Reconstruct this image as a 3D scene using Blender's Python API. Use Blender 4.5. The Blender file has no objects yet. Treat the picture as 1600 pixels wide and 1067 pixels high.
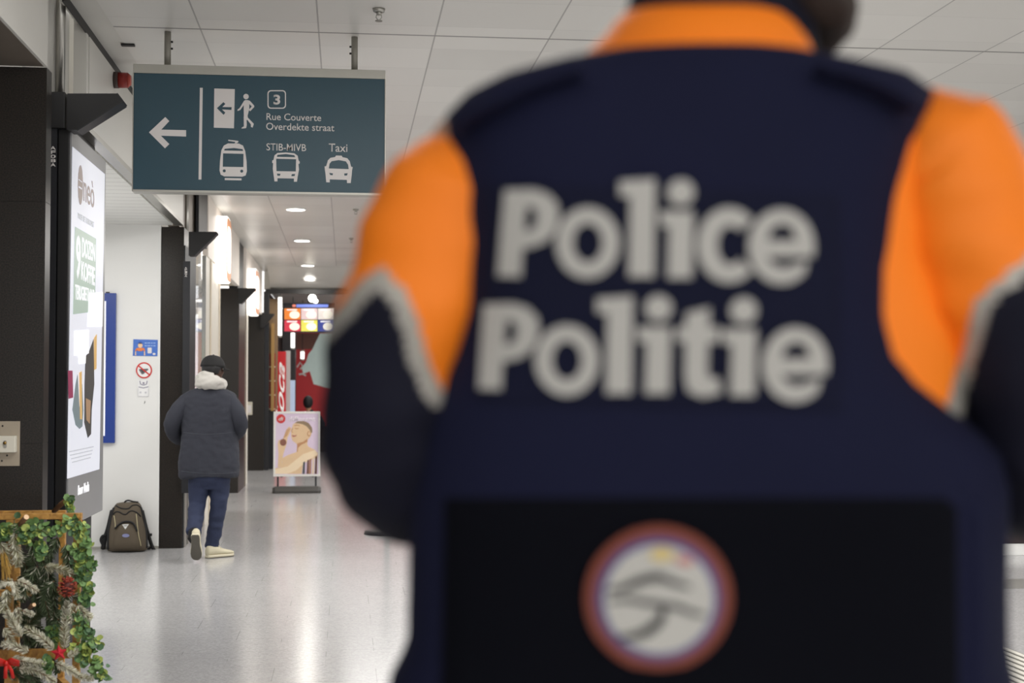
import bpy, bmesh, math, random
from mathutils import Vector, Matrix, noise
from mathutils.bvhtree import BVHTree
random.seed(7)
sc = bpy.context.scene
COL = sc.collection

# ------------------------------------------------------------------ camera
F_PX = 2222.0
TH = math.atan(72.5 / F_PX)
PSI = math.atan(260 / F_PX * math.cos(TH))
CAM = Vector((0, 0, 1.45))
cam_d = bpy.data.cameras.new('camera'); cam = bpy.data.objects.new('camera', cam_d); COL.objects.link(cam)
cam.location = CAM; cam.rotation_euler = (math.pi / 2 + TH, 0, -PSI)
cam_d.sensor_width = 36; cam_d.lens = 36 * F_PX / 1600
cam_d.clip_start = 0.05; cam_d.clip_end = 200
cam_d.dof.use_dof = True; cam_d.dof.focus_distance = 8.6; cam_d.dof.aperture_fstop = 3.1
sc.camera = cam
FWD = Vector((math.sin(PSI) * math.cos(TH), math.cos(PSI) * math.cos(TH), math.sin(TH)))
RGT = Vector((math.cos(PSI), -math.sin(PSI), 0)); UPV = RGT.cross(FWD)

def ray(px, py): return FWD + RGT * ((px - 800) / F_PX) + UPV * ((533.5 - py) / F_PX)
def at(px, py, x=None, y=None, z=None):
    d = ray(px, py)
    for i, v in enumerate((x, y, z)):
        if v is not None: return CAM + d * ((v - CAM[i]) / d[i])
def dep(px, py, d): return CAM + ray(px, py) * d          # point at distance d along the view axis
def proj(p):
    v = p - CAM; w = v.dot(FWD)
    return 800 + F_PX * v.dot(RGT) / w, 533.5 - F_PX * v.dot(UPV) / w

# ------------------------------------------------------------------ world, lights, exposure
world = bpy.data.worlds.new('world'); sc.world = world; world.use_nodes = True
bg = world.node_tree.nodes['Background']; bg.inputs[0].default_value = (1.0, 0.98, 0.96, 1); bg.inputs[1].default_value = 1.15
sc.view_settings.view_transform = 'Standard'; sc.view_settings.look = 'None'
sc.view_settings.exposure = 0.45; sc.view_settings.gamma = 1.0; sc.view_settings.use_curve_mapping = False

def area(name, loc, sx, sy, power, col=(1, .98, .95), rot=(0, 0, 0)):
    d = bpy.data.lights.new(name, 'AREA'); d.shape = 'RECTANGLE'; d.size = sx; d.size_y = sy; d.energy = power; d.color = col
    o = bpy.data.objects.new(name, d); o.location = loc; o.rotation_euler = rot; COL.objects.link(o); return o
area('added_fill_behind', (1.2, -2.6, 3.35), 4.5, 2.5, 70)  # added unseen area light for the officer's back, no fitting built
area('added_fill_near', (0.4, 4.6, 3.45), 2.0, 1.6, 75)  # added fill out of view, lifts the planter and the officer's shoulders
area('added_fill_right', (7.0, 6.0, 3.4), 4.0, 7.0, 300)  # added area light standing in for the unseen concourse light on the right
area('added_fill_far_right', (6.0, 18.0, 3.4), 4.0, 9.0, 180)  # added fill farther down the right side, has no fitting
area('added_fill_corridor', (0.9, 11.5, 3.45), 1.2, 4.5, 100)  # added fill without a fitting, brightens corridor floor and ceiling
area('added_fill_corridor_deep', (1.2, 21.5, 3.45), 2.4, 7.0, 115)  # added fill deep in the corridor, its bounce brightens the far ceiling
area('store_lamps', (0.6, 28.5, 3.1), 4.0, 3.0, 45)
area('shop_lamps', (-2.6, 16.3, 2.75), 1.2, 2.6, 40)
area('added_fill_recess', (-2.35, 10.6, 2.86), 0.8, 2.6, 36)  # added fill below the slatted soffit to brighten the white wall

# ------------------------------------------------------------------ materials
def lin(c): return tuple(((v / 255 / 12.92) if v / 255 <= .04045 else ((v / 255 + .055) / 1.055) ** 2.4) for v in c)
MATS = {}
def mat(name, rgb, rough=.6, metal=0., var=.06, vscale=8., bump=0., bscale=60., emit=0., spec=.5, sheen=0., coat=0.):
    if name in MATS: return MATS[name]
    m = bpy.data.materials.new(name); m.use_nodes = True; nt = m.node_tree; N = nt.nodes; p = N['Principled BSDF']
    c = lin(rgb)
    p.inputs['Roughness'].default_value = rough; p.inputs['Metallic'].default_value = metal
    p.inputs['Specular IOR Level'].default_value = spec
    if sheen: p.inputs['Sheen Weight'].default_value = sheen
    if coat: p.inputs['Coat Weight'].default_value = coat; p.inputs['Coat Roughness'].default_value = .12
    tc = N.new('ShaderNodeTexCoord'); nz = N.new('ShaderNodeTexNoise'); nz.inputs['Scale'].default_value = vscale; nz.inputs['Detail'].default_value = 4
    nt.links.new(tc.outputs['Object'], nz.inputs['Vector'])
    mx = N.new('ShaderNodeMix'); mx.data_type = 'RGBA'
    mx.inputs[6].default_value = tuple(v * (1 - var) for v in c) + (1,); mx.inputs[7].default_value = tuple(min(1, v * (1 + var)) for v in c) + (1,)
    nt.links.new(nz.outputs['Fac'], mx.inputs[0]); nt.links.new(mx.outputs[2], p.inputs['Base Color'])
    if emit:
        nt.links.new(mx.outputs[2], p.inputs['Emission Color']); p.inputs['Emission Strength'].default_value = emit
    if bump:
        n2 = N.new('ShaderNodeTexNoise'); n2.inputs['Scale'].default_value = bscale; n2.inputs['Detail'].default_value = 3
        nt.links.new(tc.outputs['Object'], n2.inputs['Vector'])
        b = N.new('ShaderNodeBump'); b.inputs['Strength'].default_value = bump; b.inputs['Distance'].default_value = .01
        nt.links.new(n2.outputs['Fac'], b.inputs['Height']); nt.links.new(b.outputs['Normal'], p.inputs['Normal'])
    MATS[name] = m; return m

def math_node(nt, op, a, b=None, c=None):
    n = nt.nodes.new('ShaderNodeMath'); n.operation = op
    for i, v in enumerate((a, b, c)):
        if v is None: continue
        if isinstance(v, (int, float)): n.inputs[i].default_value = v
        else: nt.links.new(v, n.inputs[i])
    return n.outputs[0]

def grid_lines(nt, coord, period, offset, half):
    """1 on the joint, 0 elsewhere"""
    s = math_node(nt, 'ADD', coord, offset + period * 200)
    m = math_node(nt, 'MODULO', s, period)
    a = math_node(nt, 'LESS_THAN', m, half); b = math_node(nt, 'GREATER_THAN', m, period - half)
    return math_node(nt, 'MAXIMUM', a, b)

def ceiling_material():
    m = bpy.data.materials.new('metal_ceiling_panels'); m.use_nodes = True; nt = m.node_tree; p = nt.nodes['Principled BSDF']
    g = nt.nodes.new('ShaderNodeNewGeometry'); s = nt.nodes.new('ShaderNodeSeparateXYZ'); nt.links.new(g.outputs['Position'], s.inputs[0])
    X, Y = s.outputs[0], s.outputs[1]
    lx = grid_lines(nt, X, .677, .84, .0045)
    ly = grid_lines(nt, Y, 12.9, -8.3, .012)
    ly2 = grid_lines(nt, Y, .54, -8.62, .003)
    fx = math_node(nt, 'FLOOR', math_node(nt, 'DIVIDE', math_node(nt, 'ADD', X, .84), .677))
    fy = math_node(nt, 'FLOOR', math_node(nt, 'DIVIDE', math_node(nt, 'ADD', Y, -8.62), .54))
    cmb = nt.nodes.new('ShaderNodeCombineXYZ'); nt.links.new(fx, cmb.inputs[0]); nt.links.new(fy, cmb.inputs[1])
    wn = nt.nodes.new('ShaderNodeTexWhiteNoise'); wn.noise_dimensions = '2D'; nt.links.new(cmb.outputs[0], wn.inputs['Vector'])
    base = nt.nodes.new('ShaderNodeMix'); base.data_type = 'RGBA'
    a, b = lin((217, 215, 210)), lin((227, 225, 220))
    base.inputs[6].default_value = a + (1,); base.inputs[7].default_value = b + (1,); nt.links.new(wn.outputs[0], base.inputs[0])
    j = math_node(nt, 'MAXIMUM', math_node(nt, 'MULTIPLY', lx, .55), math_node(nt, 'MAXIMUM', math_node(nt, 'MULTIPLY', ly, .8), math_node(nt, 'MULTIPLY', ly2, .16)))
    mx = nt.nodes.new('ShaderNodeMix'); mx.data_type = 'RGBA'; nt.links.new(base.outputs[2], mx.inputs[6]); mx.inputs[7].default_value = (.07, .065, .06, 1)
    nt.links.new(j, mx.inputs[0]); nt.links.new(mx.outputs[2], p.inputs['Base Color'])
    p.inputs['Roughness'].default_value = .34; p.inputs['Specular IOR Level'].default_value = .6
    nz = nt.nodes.new('ShaderNodeTexNoise'); nz.inputs['Scale'].default_value = 1.6; nt.links.new(g.outputs['Position'], nz.inputs['Vector'])
    bp = nt.nodes.new('ShaderNodeBump'); bp.inputs['Strength'].default_value = .12; bp.inputs['Distance'].default_value = .05
    nt.links.new(nz.outputs['Fac'], bp.inputs['Height']); nt.links.new(bp.outputs['Normal'], p.inputs['Normal'])
    return m

def floor_material():
    m = bpy.data.materials.new('terrazzo_floor_tiles'); m.use_nodes = True; nt = m.node_tree; p = nt.nodes['Principled BSDF']
    g = nt.nodes.new('ShaderNodeNewGeometry')
    v = nt.nodes.new('ShaderNodeTexVoronoi'); v.inputs['Scale'].default_value = 85; nt.links.new(g.outputs['Position'], v.inputs['Vector'])
    n = nt.nodes.new('ShaderNodeTexNoise'); n.inputs['Scale'].default_value = 1.3; n.inputs['Detail'].default_value = 5; nt.links.new(g.outputs['Position'], n.inputs['Vector'])
    r = nt.nodes.new('ShaderNodeValToRGB'); r.color_ramp.elements[0].color = lin((164, 163, 164)) + (1,); r.color_ramp.elements[1].color = lin((198, 197, 197)) + (1,)
    sep = nt.nodes.new('ShaderNodeSeparateColor'); nt.links.new(v.outputs['Color'], sep.inputs[0])
    f = math_node(nt, 'ADD', math_node(nt, 'MULTIPLY', sep.outputs[0], .6), math_node(nt, 'MULTIPLY', n.outputs['Fac'], .4))
    nt.links.new(f, r.inputs[0])
    s = nt.nodes.new('ShaderNodeSeparateXYZ'); nt.links.new(g.outputs['Position'], s.inputs[0])
    # running bond: every other row of tiles is shifted by half a tile
    row = math_node(nt, 'FLOOR', math_node(nt, 'DIVIDE', math_node(nt, 'ADD', s.outputs[1], 100), .42))
    sh = math_node(nt, 'MULTIPLY', math_node(nt, 'MODULO', row, 2), .26)
    lx = grid_lines(nt, math_node(nt, 'ADD', s.outputs[0], sh), .52, .1, .0022)
    ly = grid_lines(nt, s.outputs[1], .42, 0, .0022)
    nb = nt.nodes.new('ShaderNodeTexNoise'); nb.inputs['Scale'].default_value = 2.2; nt.links.new(g.outputs['Position'], nb.inputs['Vector'])
    worn = math_node(nt, 'MULTIPLY', math_node(nt, 'GREATER_THAN', nb.outputs['Fac'], .52), .5)
    j = math_node(nt, 'MULTIPLY', math_node(nt, 'MAXIMUM', lx, ly), math_node(nt, 'ADD', math_node(nt, 'MULTIPLY', worn, .7), .08))
    mx = nt.nodes.new('ShaderNodeMix'); mx.data_type = 'RGBA'; nt.links.new(r.outputs[0], mx.inputs[6]); mx.inputs[7].default_value = (.12, .12, .12, 1)
    nt.links.new(j, mx.inputs[0]); nt.links.new(mx.outputs[2], p.inputs['Base Color'])
    p.inputs['Roughness'].default_value = .18; p.inputs['Specular IOR Level'].default_value = .55
    return m

def stripe_material(name, rgb, dark, axis, period, half, rough=.5, amount=.6):
    m = bpy.data.materials.new(name); m.use_nodes = True; nt = m.node_tree; p = nt.nodes['Principled BSDF']
    g = nt.nodes.new('ShaderNodeNewGeometry'); s = nt.nodes.new('ShaderNodeSeparateXYZ'); nt.links.new(g.outputs['Position'], s.inputs[0])
    l = math_node(nt, 'MULTIPLY', grid_lines(nt, s.outputs[axis], period, 0, half), amount)
    mx = nt.nodes.new('ShaderNodeMix'); mx.data_type = 'RGBA'; mx.inputs[6].default_value = lin(rgb) + (1,); mx.inputs[7].default_value = lin(dark) + (1,)
    nt.links.new(l, mx.inputs[0]); nt.links.new(mx.outputs[2], p.inputs['Base Color']); p.inputs['Roughness'].default_value = rough
    return m

def granite_material():
    m = bpy.data.materials.new('black_granite'); m.use_nodes = True; nt = m.node_tree; p = nt.nodes['Principled BSDF']
    g = nt.nodes.new('ShaderNodeNewGeometry')
    v = nt.nodes.new('ShaderNodeTexNoise'); v.inputs['Scale'].default_value = 140; v.inputs['Detail'].default_value = 3; nt.links.new(g.outputs['Position'], v.inputs['Vector'])
    r = nt.nodes.new('ShaderNodeValToRGB'); r.color_ramp.elements[0].position = .35; r.color_ramp.elements[1].position = .75
    r.color_ramp.elements[0].color = lin((20, 18, 16)) + (1,); r.color_ramp.elements[1].color = lin((52, 45, 39)) + (1,)
    nt.links.new(v.outputs['Fac'], r.inputs[0]); nt.links.new(r.outputs[0], p.inputs['Base Color'])
    p.inputs['Roughness'].default_value = .3; p.inputs['Specular IOR Level'].default_value = .35
    return m

def wood_material():
    m = bpy.data.materials.new('stained_pine_wood'); m.use_nodes = True; nt = m.node_tree; p = nt.nodes['Principled BSDF']
    tc = nt.nodes.new('ShaderNodeTexCoord'); mp = nt.nodes.new('ShaderNodeMapping'); mp.inputs['Scale'].default_value = (14, 14, 14)
    w = nt.nodes.new('ShaderNodeTexNoise'); w.inputs['Scale'].default_value = 2.0; w.inputs['Detail'].default_value = 6; w.inputs['Distortion'].default_value = 1.4
    nt.links.new(tc.outputs['Object'], mp.inputs[0]); nt.links.new(mp.outputs[0], w.inputs['Vector'])
    r = nt.nodes.new('ShaderNodeValToRGB'); r.color_ramp.elements[0].position = .3; r.color_ramp.elements[1].position = .7
    r.color_ramp.elements[0].color = lin((146, 100, 44)) + (1,); r.color_ramp.elements[1].color = lin((206, 156, 78)) + (1,)
    nt.links.new(w.outputs['Fac'], r.inputs[0]); nt.links.new(r.outputs[0], p.inputs['Base Color']); p.inputs['Roughness'].default_value = .55
    return m

M_CEIL, M_FLOOR, M_GRAN, M_WOOD = ceiling_material(), floor_material(), granite_material(), wood_material()
M_SLAT = stripe_material('white_slatted_soffit', (226, 226, 222), (150, 150, 148), 1, .205, .008)
M_TACT = stripe_material('ribbed_tactile_paving', (196, 194, 184), (70, 68, 64), 0, .034, .006, .5, .75)
M_WHITE = mat('white_wall_panel', (232, 232, 230), .35, var=.02, vscale=2)
M_FASC = mat('pale_grey_fascia', (214, 212, 206), .38, var=.03, vscale=3)
M_STEEL = mat('brushed_steel', (178, 176, 170), .32, .9, var=.08, vscale=20)
M_ALU = mat('aluminium_grey', (176, 174, 166), .42, .55, var=.05)
M_DARK = mat('black_metal', (19, 18, 19), .5, var=.1)
M_DARKB = mat('dark_painted_steel', (27, 28, 33), .45, var=.1)
M_BROWN = mat('grey_brown_metal', (128, 118, 108), .4, .3, var=.08)
M_LETTER = mat('white_print', (226, 221, 219), .5, var=.02)
M_TEAL = mat('teal_sign_face', (36, 71, 85), .42, var=.05, vscale=90)
M_GLOW = mat('lit_white_acrylic', (255, 250, 244), .4, var=.01, emit=1.3)
M_LAMP = mat('lamp_diffuser', (255, 252, 246), .4, var=.01, emit=6)
M_POLEG = mat('grey_painted_pole', (150, 147, 138), .45, .3, var=.05)

# ------------------------------------------------------------------ object helpers
def org(o):
    v = Vector(o.location)
    while o.parent: o = o.parent; v += Vector(o.location)
    return v
def tag(o, label=None, cat=None, group=None, kind=None):
    if label: o['label'] = label
    if cat: o['category'] = cat
    if group: o['group'] = group
    if kind: o['kind'] = kind
    return o
def empty(name, loc, label=None, cat=None, group=None):
    o = bpy.data.objects.new(name, None); COL.objects.link(o); o.location = loc; o.empty_display_size = .1
    return tag(o, label, cat, group)
def link_mesh(name, me, mats, parent=None, smooth=False):
    for m in (mats if isinstance(mats, (list, tuple)) else [mats]): me.materials.append(m)
    if parent is not None: off = org(parent)
    else:
        xs = [v.co for v in me.vertices]
        off = Vector(((min(v.x for v in xs) + max(v.x for v in xs)) / 2, (min(v.y for v in xs) + max(v.y for v in xs)) / 2, min(v.z for v in xs)))
    me.transform(Matrix.Translation(-off))
    if smooth:
        for p in me.polygons: p.use_smooth = True
    o = bpy.data.objects.new(name, me); COL.objects.link(o)
    if parent is not None: o.parent = parent
    else: o.location = off
    return o
def new(name, bm, mats, parent=None, smooth=False, bevel=0):
    if bevel: bmesh.ops.bevel(bm, geom=list(bm.edges), offset=bevel, segments=2, affect='EDGES', profile=.6)
    bmesh.ops.recalc_face_normals(bm, faces=bm.faces)
    me = bpy.data.meshes.new(name); bm.to_mesh(me); bm.free()
    return link_mesh(name, me, mats, parent, smooth)
def BM(): return bmesh.new()
def box(bm, x0, x1, y0, y1, z0, z1):
    vs = [bm.verts.new((x, y, z)) for x in (x0, x1) for y in (y0, y1) for z in (z0, z1)]
    for f in ((0, 1, 3, 2), (4, 6, 7, 5), (0, 4, 5, 1), (2, 3, 7, 6), (0, 2, 6, 4), (1, 5, 7, 3)): bm.faces.new([vs[i] for i in f])
    return bm
def boxo(name, b, m, parent=None, bevel=0): return new(name, box(BM(), *b), m, parent, bevel=bevel)
def struct(name, b, m, bevel=0):
    o = boxo(name, b, m, None, bevel); o['kind'] = 'structure'; return o
def loft(bm, rings, cap=True, closed=False):
    R = [[bm.verts.new(p) for p in r] for r in rings]; n = len(R[0])
    for a, b in list(zip(R, R[1:])) + ([(R[-1], R[0])] if closed else []):
        for i in range(n): bm.faces.new((a[i], a[(i + 1) % n], b[(i + 1) % n], b[i]))
    if cap and not closed: bm.faces.new(R[0][::-1]); bm.faces.new(R[-1])
    return bm
def sring(c, ax, ay, rx, ry, n=32, e=2.0):
    out = []
    for i in range(n):
        t = 2 * math.pi * i / n; ct, st = math.cos(t), math.sin(t)
        out.append(c + ax * (rx * math.copysign(abs(ct) ** (2 / e), ct)) + ay * (ry * math.copysign(abs(st) ** (2 / e), st)))
    return out
def tube(bm, pts, radii, n=10, hint=Vector((0, 0, 1)), rounded=True, e=2.0, closed=False):
    pts = [Vector(p) for p in pts]
    if not isinstance(radii, (list, tuple)) or (len(radii) == 2 and len(pts) != 2): radii = [radii] * len(pts)
    rings = []
    up = None
    for i, p in enumerate(pts):
        if closed: t = pts[(i + 1) % len(pts)] - pts[i - 1]
        else: t = pts[min(i + 1, len(pts) - 1)] - pts[max(i - 1, 0)]
        t.normalize()
        a = t.cross(hint if up is None else up)
        if a.length < 1e-4: a = t.cross(Vector((1, .3, .1)))
        a.normalize(); u = a.cross(t).normalized(); up = u
        r = radii[i]; ra, rb = r if isinstance(r, (list, tuple)) else (r, r)
        if rounded and not closed and i == 0:
            rings.append(sring(p - t * min(ra, rb) * .7, a, u, ra * .55, rb * .55, n, e))
        rings.append(sring(p, a, u, ra, rb, n, e))
        if rounded and not closed and i == len(pts) - 1:
            rings.append(sring(p + t * min(ra, rb) * .7, a, u, ra * .55, rb * .55, n, e))
    return loft(bm, rings, closed=closed)
def smooth_path(pts, k=6):
    """Catmull-Rom through pts (tuples of any length)"""
    P = [list(p) for p in pts]; P = [P[0]] + P + [P[-1]]; out = []
    for i in range(1, len(P) - 2):
        for s in range(k):
            t = s / k
            out.append([.5 * ((2 * b) + (c - a) * t + (2 * a - 5 * b + 4 * c - d) * t * t + (3 * b - a - 3 * c + d) * t ** 3) for a, b, c, d in zip(P[i - 1], P[i], P[i + 1], P[i + 2])])
    out.append(P[-2]); return out
def ellipsoid(bm, c, r, sub=3, rot=None):
    g = bmesh.ops.create_icosphere(bm, subdivisions=sub, radius=1)
    mt = Matrix.Translation(c) @ (rot.to_4x4() if rot else Matrix.Identity(4)) @ Matrix.Diagonal((r[0], r[1], r[2], 1))
    bmesh.ops.transform(bm, matrix=mt, verts=g['verts']); return bm
def cyl(bm, p0, p1, r0, r1=None, n=24):
    return tube(bm, [p0, p1], [r0, r0 if r1 is None else r1], n, rounded=False)
def remesh(name, bm, mats, parent, voxel, iters=4, disp=None):
    me = bpy.data.meshes.new('tmp'); bm.to_mesh(me); bm.free()
    o = bpy.data.objects.new('tmp', me); COL.objects.link(o)
    md = o.modifiers.new('r', 'REMESH'); md.mode = 'VOXEL'; md.voxel_size = voxel
    ms = o.modifiers.new('s', 'SMOOTH'); ms.iterations = iters; ms.factor = .5
    dg = bpy.context.evaluated_depsgraph_get(); dg.update()
    m2 = bpy.data.meshes.new_from_object(o.evaluated_get(dg)); bpy.data.objects.remove(o)
    if disp:
        nrm = [v.normal.copy() for v in m2.vertices]
        for v, nn in zip(m2.vertices, nrm): v.co += nn * disp(v.co)
    m2.materials.clear(); m2.name = name
    return link_mesh(name, m2, mats, parent, True)

# ---- flat shapes, lettering: 2D pixel outlines laid on a real surface
def curve_mesh(loops, extrude=0.0):
    cu = bpy.data.curves.new('c', 'CURVE'); cu.dimensions = '2D'; cu.fill_mode = 'BOTH' if not extrude else 'BOTH'; cu.extrude = extrude
    for l in loops:
        s = cu.splines.new('POLY'); s.points.add(len(l) - 1); s.use_cyclic_u = True
        for p, q in zip(s.points, l): p.co = (q[0], q[1], 0, 1)
    o = bpy.data.objects.new('c', cu); COL.objects.link(o)
    dg = bpy.context.evaluated_depsgraph_get(); dg.update()
    me = bpy.data.meshes.new_from_object(o.evaluated_get(dg)); bpy.data.objects.remove(o); bpy.data.curves.remove(cu)
    return me
def text_mesh(s, bold=0.0, shear=0.0):
    cu = bpy.data.curves.new('t', 'FONT'); cu.body = s; cu.offset = bold; cu.shear = shear; cu.resolution_u = 4
    o = bpy.data.objects.new('t', cu); COL.objects.link(o)
    dg = bpy.context.evaluated_depsgraph_get(); dg.update()
    me = bpy.data.meshes.new_from_object(o.evaluated_get(dg)); bpy.data.objects.remove(o); bpy.data.curves.remove(cu)
    return me
def circle(cx, cy, r, n=36, ry=None): return [(cx + r * math.cos(2 * math.pi * i / n), cy + (ry or r) * math.sin(2 * math.pi * i / n)) for i in range(n)]
def rrect(x0, y0, x1, y1, r, n=5):
    out = []
    for cx, cy, a0 in ((x1 - r, y1 - r, 0), (x0 + r, y1 - r, 90), (x0 + r, y0 + r, 180), (x1 - r, y0 + r, 270)):
        for i in range(n + 1):
            a = math.radians(a0 + 90 * i / n); out.append((cx + r * math.cos(a), cy + r * math.sin(a)))
    return out
def stroke(pts, w):
    """outline of a polyline with per-point half widths"""
    l, r = [], []
    for i, p in enumerate(pts):
        a = pts[max(i - 1, 0)]; b = pts[min(i + 1, len(pts) - 1)]; dx, dy = b[0] - a[0], b[1] - a[1]; d = math.hypot(dx, dy) or 1
        k = w[i] if isinstance(w, (list, tuple)) else w
        l.append((p[0] - dy / d * k, p[1] + dx / d * k)); r.append((p[0] + dy / d * k, p[1] - dx / d * k))
    return l + r[::-1]
def lay(name, me, to3d, nrm, th, m, parent):
    """turn a flat px mesh into a thin solid plate on a plane: to3d maps px to the surface, nrm points out"""
    bm = bmesh.new(); bm.from_mesh(me); bpy.data.meshes.remove(me)
    bmesh.ops.remove_doubles(bm, verts=bm.verts, dist=1e-4)
    for v in bm.verts: v.co = to3d(v.co.x, v.co.y)
    g = bmesh.ops.extrude_face_region(bm, geom=list(bm.faces))
    for e in g['geom']:
        if isinstance(e, bmesh.types.BMVert): e.co += nrm * th
    return new(name, bm, m, parent)
class Face:
    """a flat face of the place: x, y or z constant; lay() children on it"""
    def __init__(s, nrm, **k): s.k = k; s.n = Vector(nrm)
    def p(s, px, py): return at(px, py, **s.k)
    def shape(s, name, loops, m, parent, th=.0015): return lay(name, curve_mesh(loops), s.p, s.n, th, m, parent)
    def text(s, name, txt, quad, m, parent, bold=0., shear=0., th=.0015):
        me = text_mesh(txt, bold, shear); fit_quad(me, quad); return lay(name, me, s.p, s.n, th, m, parent)
def fit_quad(me, quad):
    xs = [v.co.x for v in me.vertices]; ys = [v.co.y for v in me.vertices]
    x0, x1, y0, y1 = min(xs), max(xs), min(ys), max(ys); tl, tr, br, bl = [Vector(q) for q in quad]
    for v in me.vertices:
        a = (v.co.x - x0) / (x1 - x0); b = (v.co.y - y0) / (y1 - y0)
        q = (bl * (1 - a) + br * a) * (1 - b) + (tl * (1 - a) + tr * a) * b
        v.co = (q.x, q.y, 0)
def bb(x0, y0, x1, y1, s=0.0): return ((x0, y0), (x1, y0 + s), (x1, y1 + s), (x0, y1))

# ================================================================== SETTING
H = 3.52; WX = -1.47
struct('floor', (-4.2, 15.5, -6, 34, -.12, 0), M_FLOOR)
struct('ceiling', (-1.33, 15.5, -6, 25.6, H, H + .1), M_CEIL)
struct('ceiling_margin', (WX - .06, -1.33, -6, 25.6, H + .004, H + .1), M_FASC)
struct('ceiling_shaft', (-4.2, WX - .06, 7.0, 25.6, H + .7, H + .8), M_FASC)
struct('wall_left', (-4.2, -4.1, -6, 34, 0, H), M_DARKB)
# nearest bay on the left: fascia over a dark recess closed by a black granite wall
struct('trim_1', (WX - .015, WX, .5, 7.2, 3.035, H), M_FASC)
struct('ceiling_recess', (-4.1, WX - .0155, .5, 7.199, 3.036, 3.06), M_BROWN)
bm = BM()
zj = [0, .02, at(40, 693, y=7.2).z, at(40, 315, y=7.2).z, 3.034]
for a, b in zip(zj, zj[1:]): box(bm, -4.0, WX - .002, 7.2, 7.32, a + .002, b - .002)
box(bm, -4.0, WX - .004, 7.204, 7.316, 0, 3.03)
o = new('wall_granite', bm, M_GRAN); o['kind'] = 'structure'
# recess of the first pilaster, pale above the bracket
struct('trim_2', (-1.78, -1.62, 7.34, 8.3, 3.02, H + .69), M_FASC)
struct('trim_3', (-1.62, -1.575, 7.6, 8.3, 3.02, H + .69), M_FASC)
bm = BM(); cyl(bm, Vector((-1.545, 7.9, 3.0)), Vector((-1.545, 7.9, H + .69)), .026); o = new('trim_4', bm, M_STEEL, smooth=True); o['kind'] = 'structure'
struct('trim_5', (-1.545, WX - .003, 8.27, 8.33, 2.96, H + .69), M_FASC)
struct('trim_6', (-1.78, -1.53, 7.76, 8.9, 0, 3.015), M_DARK)
# second bay: white panelled recess
struct('trim_7', (WX - .06, WX, 8.35, 13.12, 2.955, H - .05), M_FASC)
struct('trim_8', (WX - .07, WX + .004, 8.35, 13.12, 2.92, 2.952), M_STEEL)
struct('trim_9', (WX - .012, WX - .002, 7.6, 13.1, H - .048, H + .003), M_DARK)
struct('ceiling_slats', (-4.1, WX - .1, 8.2, 13.18, 2.93, 2.95), M_SLAT)
struct('wall_white', (-4.1, -1.672, 13.18, 13.3, 0, 2.93), M_WHITE)
struct('wall_recess', (-2.75, -2.65, 7.4, 13.18, 0, 2.93), M_WHITE)
struct('baseboard_white', (-4.1, -1.672, 13.17, 13.179, 0, .025), M_ALU)
# black pillars along the left side
P2Y, P3Y, P4Y = 13.18, 20.0, 25.4
def pillar(n, y, x0, x1, top, dep_):
    bm = BM(); box(bm, x0, x1, y, y + dep_, 0, top)
    o = new('pillar_%d' % n, bm, M_GRAN, bevel=.004); o['kind'] = 'structure'; return o
pillar(1, P2Y, -1.668, -1.466, 2.915, .95)
pillar(2, P3Y, -1.728, -1.47, 2.83, 1.2)
pillar(3, P4Y, -1.73, -1.425, 2.78, 1.0)
struct('trim_10', (-1.478, WX + .012, 13.2, 14.14, .0, 2.75), M_DARKB)
struct('trim_24', (-1.457, -1.45, 13.24, 13.42, .0, 1.25), M_STEEL)
struct('trim_25', (-1.457, -1.45, 13.5, 13.64, .0, 1.25), M_STEEL)
# above pillar two: bronze plates and a steel tube
struct('trim_11', (-1.62, -1.52, 13.25, 15.4, 2.93, H), M_BROWN)
bm = BM(); cyl(bm, Vector((-1.49, 13.6, 2.6)), Vector((-1.49, 13.6, H)), .02); o = new('trim_12', bm, M_STEEL, smooth=True); o['kind'] = 'structure'
struct('trim_13', (-1.5, -1.47, 14.5, 15.4, 2.93, H), M_DARKB)
# shop one: lit fascia, cream soffit, white panels
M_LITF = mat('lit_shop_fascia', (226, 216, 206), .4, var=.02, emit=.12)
M_CREAM = mat('cream_panel', (232, 220, 200), .5, var=.03)
struct('trim_14', (WX - .06, WX, 15.5, 19.98, 2.86, H), M_LITF)
struct('ceiling_shop', (-4.1, WX - .061, 14.2, 19.95, 2.86, 2.88), M_CREAM)
struct('wall_shop', (-1.56, -1.48, 15.35, 16.95, 0, 2.855), mat('white_shop_panel', (228, 222, 210), .4, var=.02, emit=.08))
struct('wall_shop_back', (-3.9, -3.8, 14.2, 20, 0, 2.86), mat('bright_shop_wall', (244, 242, 238), .5, var=.03))
struct('trim_15', (-1.475, -1.465, 15.82, 15.9, 0, 2.855), M_CREAM)
struct('trim_16', (-1.475, -1.465, 16.9, 16.96, 0, 2.855), M_CREAM)
# shop two
struct('trim_17', (WX - .06, WX, 21.3, 25.38, 2.74, H), M_LITF)
struct('trim_18', (-1.62, -1.5, 20.1, 21.2, 2.84, H), M_DARKB)
struct('ceiling_shop_far', (-4.1, WX - .061, 21.2, 25.38, 2.74, 2.76), M_CREAM)
struct('wall_shop_far', (-1.56, -1.48, 20.75, 22.0, 0, 2.735), mat('white_shop_panel', (240, 236, 226)))
struct('trim_19', (-1.478, -1.466, 21.35, 21.45, 0, 2.735), M_BROWN)
struct('wall_shop_far_back', (-3.9, -3.8, 20.2, 25.3, 0, 2.74), mat('bright_shop_wall', (244, 242, 238)))
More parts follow.
